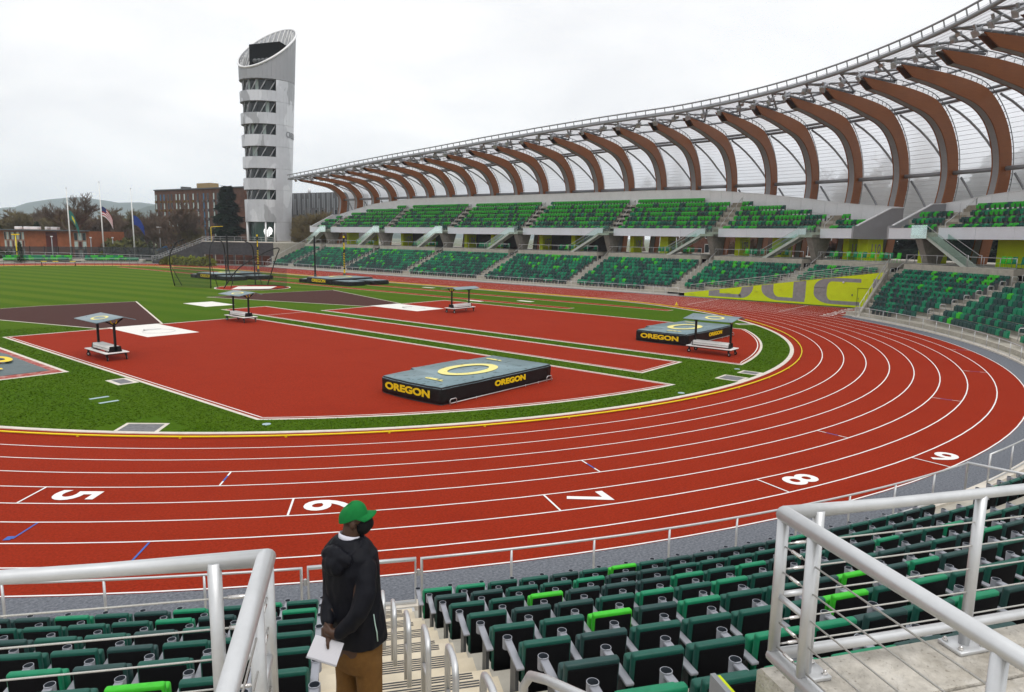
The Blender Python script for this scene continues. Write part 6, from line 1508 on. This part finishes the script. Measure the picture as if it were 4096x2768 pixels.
# hood lying on the back and shoulders
b = MB(); hp = []
for i in range(14):
    t = 2*math.pi*i/14; q = Vector((-.035, -.03))+Vector((math.cos(TH_T), math.sin(TH_T)))*(.100*math.cos(t))+Vector((math.sin(TH_T), -math.cos(TH_T)))*(.105*math.sin(t)); hp.append(U3(q.x, q.y, 5.225+.045*math.cos(t)))
for i in range(14): cap(b, hp[i], hp[(i+1) % 14], .017, .017, 10)
hq = Matrix((tuple(pu*math.sin(TH_T)-pv*math.cos(TH_T)), tuple(pu*math.cos(TH_T)+pv*math.sin(TH_T)), (0, 0, 1))).transposed()
b.sphere(U3(-.088, -.088, 5.178), 1, 20, 14, sc=(.122, .052, .062), M=hq); b.sphere(U3(-.112, -.112, 5.135), 1, 20, 14, sc=(.085, .038, .062), M=hq)
remesh(b, 'hood', M_jack, .007, 5, .008, 17., 5., man)
# zip piping on the jacket's side
b = MB(); b.tube([U3(.128, -.142, 4.80), U3(.135, -.148, 4.74), U3(.146, -.150, 4.68), U3(.150, -.150, 4.62)], .0038, 6); b.build('zip_piping', mat('pale_mint', (.45, .62, .55), .6), man)
# shirt collar
b = MB(); n = 24
for k, (r, dz) in enumerate(((.073, 0), (.079, .0), (.083, 0))): pass
ringv = []
for r, z in ((.074, 5.232), (.068, 5.280), (.062, 5.284), (.066, 5.236)):
    for j in range(n):
        t = 2*math.pi*j/n; u, v = r*math.cos(t), r*math.sin(t); ringv.append(U3(-.006+u, v, z-.055*(u+.3*v)/.08*.35))
b.add(ringv, [(k*n+j, k*n+(j+1) % n, ((k+1) % 4)*n+(j+1) % n, ((k+1) % 4)*n+j) for k in range(4) for j in range(n)], 0, True); b.build('shirt_collar', M_shirt, man)
# face mask
b = MB(); b.sphere(Hd(.050, 0, -.054), 1, 20, 14, sc=(.064, .068, .072), M=hM); b.sphere(Hd(.078, 0, -.046), 1, 16, 12, sc=(.054, .048, .058), M=hM); remesh(b, 'face_mask', mat('black_mask', (.006, .006, .007), .8, spec=.2), .006, 4, parent=man)
for s in (-1, 1): b = MB(); b.tube([Hd(.03, s*.068, -.03), Hd(-.022, s*.078, -.004)], .0022, 5); b.build('ear_loop', M_black, man)
# cap: crown, button, brim, stitched badge
b = MB(); nu, nv = 28, 10; vs = []
for i in range(nv+1):
    ph = math.pi/2*i/nv
    for j in range(nu):
        t = 2*math.pi*j/nu; c = math.cos(t); low = .018+.012*c-.020*max(0, -c)
        r = math.cos(ph)**.72 if ph < math.pi/2-.01 else 0; vs.append(Hd(-.008+.104*r*c, .086*r*math.sin(t), low+(.100-.004*c)*math.sin(ph)**.92))
b.add(vs, [(i*nu+j, i*nu+(j+1) % nu, (i+1)*nu+(j+1) % nu, (i+1)*nu+j) for i in range(nv) for j in range(nu)], 0, True)
vs2 = [Hd(-.008+.099*math.cos(2*math.pi*j/nu), .079*math.sin(2*math.pi*j/nu), .018+.012*math.cos(2*math.pi*j/nu)-.020*max(0, -math.cos(2*math.pi*j/nu))) for j in range(nu)]
b.add([vs[j] for j in range(nu)]+vs2, [(j, nu+j, nu+(j+1) % nu, (j+1) % nu) for j in range(nu)], 0, True)
cp = b.build('cap', M_cap, man)
b = MB(); vs = []; n = 17
for e in (0, -.006):
    for i in range(n):
        t = R_(-78+156*i/(n-1)); vs += [Hd(-.008+.103*math.cos(t), .083*math.sin(t), .031+e-.006*(1-math.cos(t))), Hd(.010+.150*math.cos(t*.82), .080*math.sin(t), .024+e-.030*(math.sin(t)**2)+.006*math.cos(t))]
b.add(vs, [(2*i, 2*i+1, 2*i+3, 2*i+2) for i in range(n-1)]+[(2*n+2*i, 2*n+2*i+2, 2*n+2*i+3, 2*n+2*i+1) for i in range(n-1)]+[(2*i+1, 2*n+2*i+1, 2*n+2*i+3, 2*i+3) for i in range(n-1)], 0, True); b.build('brim', M_cap, cp)
b = MB(); b.sphere(Hd(-.008, 0, .112), .007, 8, 6); b.build('button', M_cap, cp)
# notebook held behind the back
nb = thing('spiral_notebook', 'white spiral notebook held open behind the back of the person', 'notebook', (PC.x, PC.y, FEET))
TL, TR, BR, BL = U3(-.222, -.183, 4.728), U3(-.055, -.190, 4.655), U3(-.106, -.222, 4.525), U3(-.280, -.214, 4.605)
nn = (TR-TL).cross(BL-TL).normalized(); nn = nn if nn.dot(-pv) > 0 else -nn
b = MB(); b.hexa([TL-nn*.008, TR-nn*.008, BR-nn*.008, BL-nn*.008], [TL, TR, BR, BL])
M_page = mat('ruled_page', (.74, .74, .80), .8); t_ = M_page.node_tree; bs_ = t_.nodes['Principled BSDF']; g_ = t_.nodes.new('ShaderNodeNewGeometry'); d_ = t_.nodes.new('ShaderNodeVectorMath'); d_.operation = 'DOT_PRODUCT'; ax = (TL-BL).normalized(); d_.inputs[1].default_value = ax
m_ = t_.nodes.new('ShaderNodeMath'); m_.operation = 'MULTIPLY'; m_.inputs[1].default_value = 2*math.pi/.0075; s_ = t_.nodes.new('ShaderNodeMath'); s_.operation = 'SINE'; r_ = t_.nodes.new('ShaderNodeMapRange'); r_.inputs['From Min'].default_value = .86; r_.inputs['From Max'].default_value = 1.; r_.inputs['To Max'].default_value = .4
x_ = t_.nodes.new('ShaderNodeMix'); x_.data_type = 'RGBA'; x_.inputs['A'].default_value = (.74, .74, .80, 1); x_.inputs['B'].default_value = (.45, .47, .58, 1)
t_.links.new(g_.outputs['Position'], d_.inputs[0]); t_.links.new(d_.outputs['Value'], m_.inputs[0]); t_.links.new(m_.outputs[0], s_.inputs[0]); t_.links.new(s_.outputs[0], r_.inputs[0]); t_.links.new(r_.outputs[0], x_.inputs['Factor']); t_.links.new(x_.outputs['Result'], bs_.inputs['Base Color'])
b.build('pages', M_page, nb)
b = MB(); sp_ = []
for i in range(28*8):
    u = i/(28*8); c = BL.lerp(BR, u)+(TL-BL).normalized()*.004; t = u*28*2*math.pi; sp_.append(c+nn*(.0075*math.sin(t)-.004)+(TL-BL).normalized()*.0075*math.cos(t))
b.tube(sp_, .0012, 4); b.build('wire_spiral', M_dgrey, nb)
# ------------------------------------------------------------------ hazy air
hz = MB(); x0, x1, y0, y1, z0, z1 = -900, 3300, -900, 4800, -3, 230
hz.hexa([(x0, y0, z0), (x1, y0, z0), (x1, y1, z0), (x0, y1, z0)], [(x0, y0, z1), (x1, y0, z1), (x1, y1, z1), (x0, y1, z1)])
hm_ = bpy.data.materials.new('hazy_air'); hm_.use_nodes = True; t_ = hm_.node_tree; t_.nodes.clear(); o_ = t_.nodes.new('ShaderNodeOutputMaterial'); v_ = t_.nodes.new('ShaderNodeVolumePrincipled'); v_.inputs['Color'].default_value = (.80, .90, 1., 1); v_.inputs['Density'].default_value = .0002; v_.inputs['Anisotropy'].default_value = 0.
t_.links.new(v_.outputs[0], o_.inputs['Volume'])
HAZE = True
if HAZE: hz.build('haze', hm_, kind='stuff')
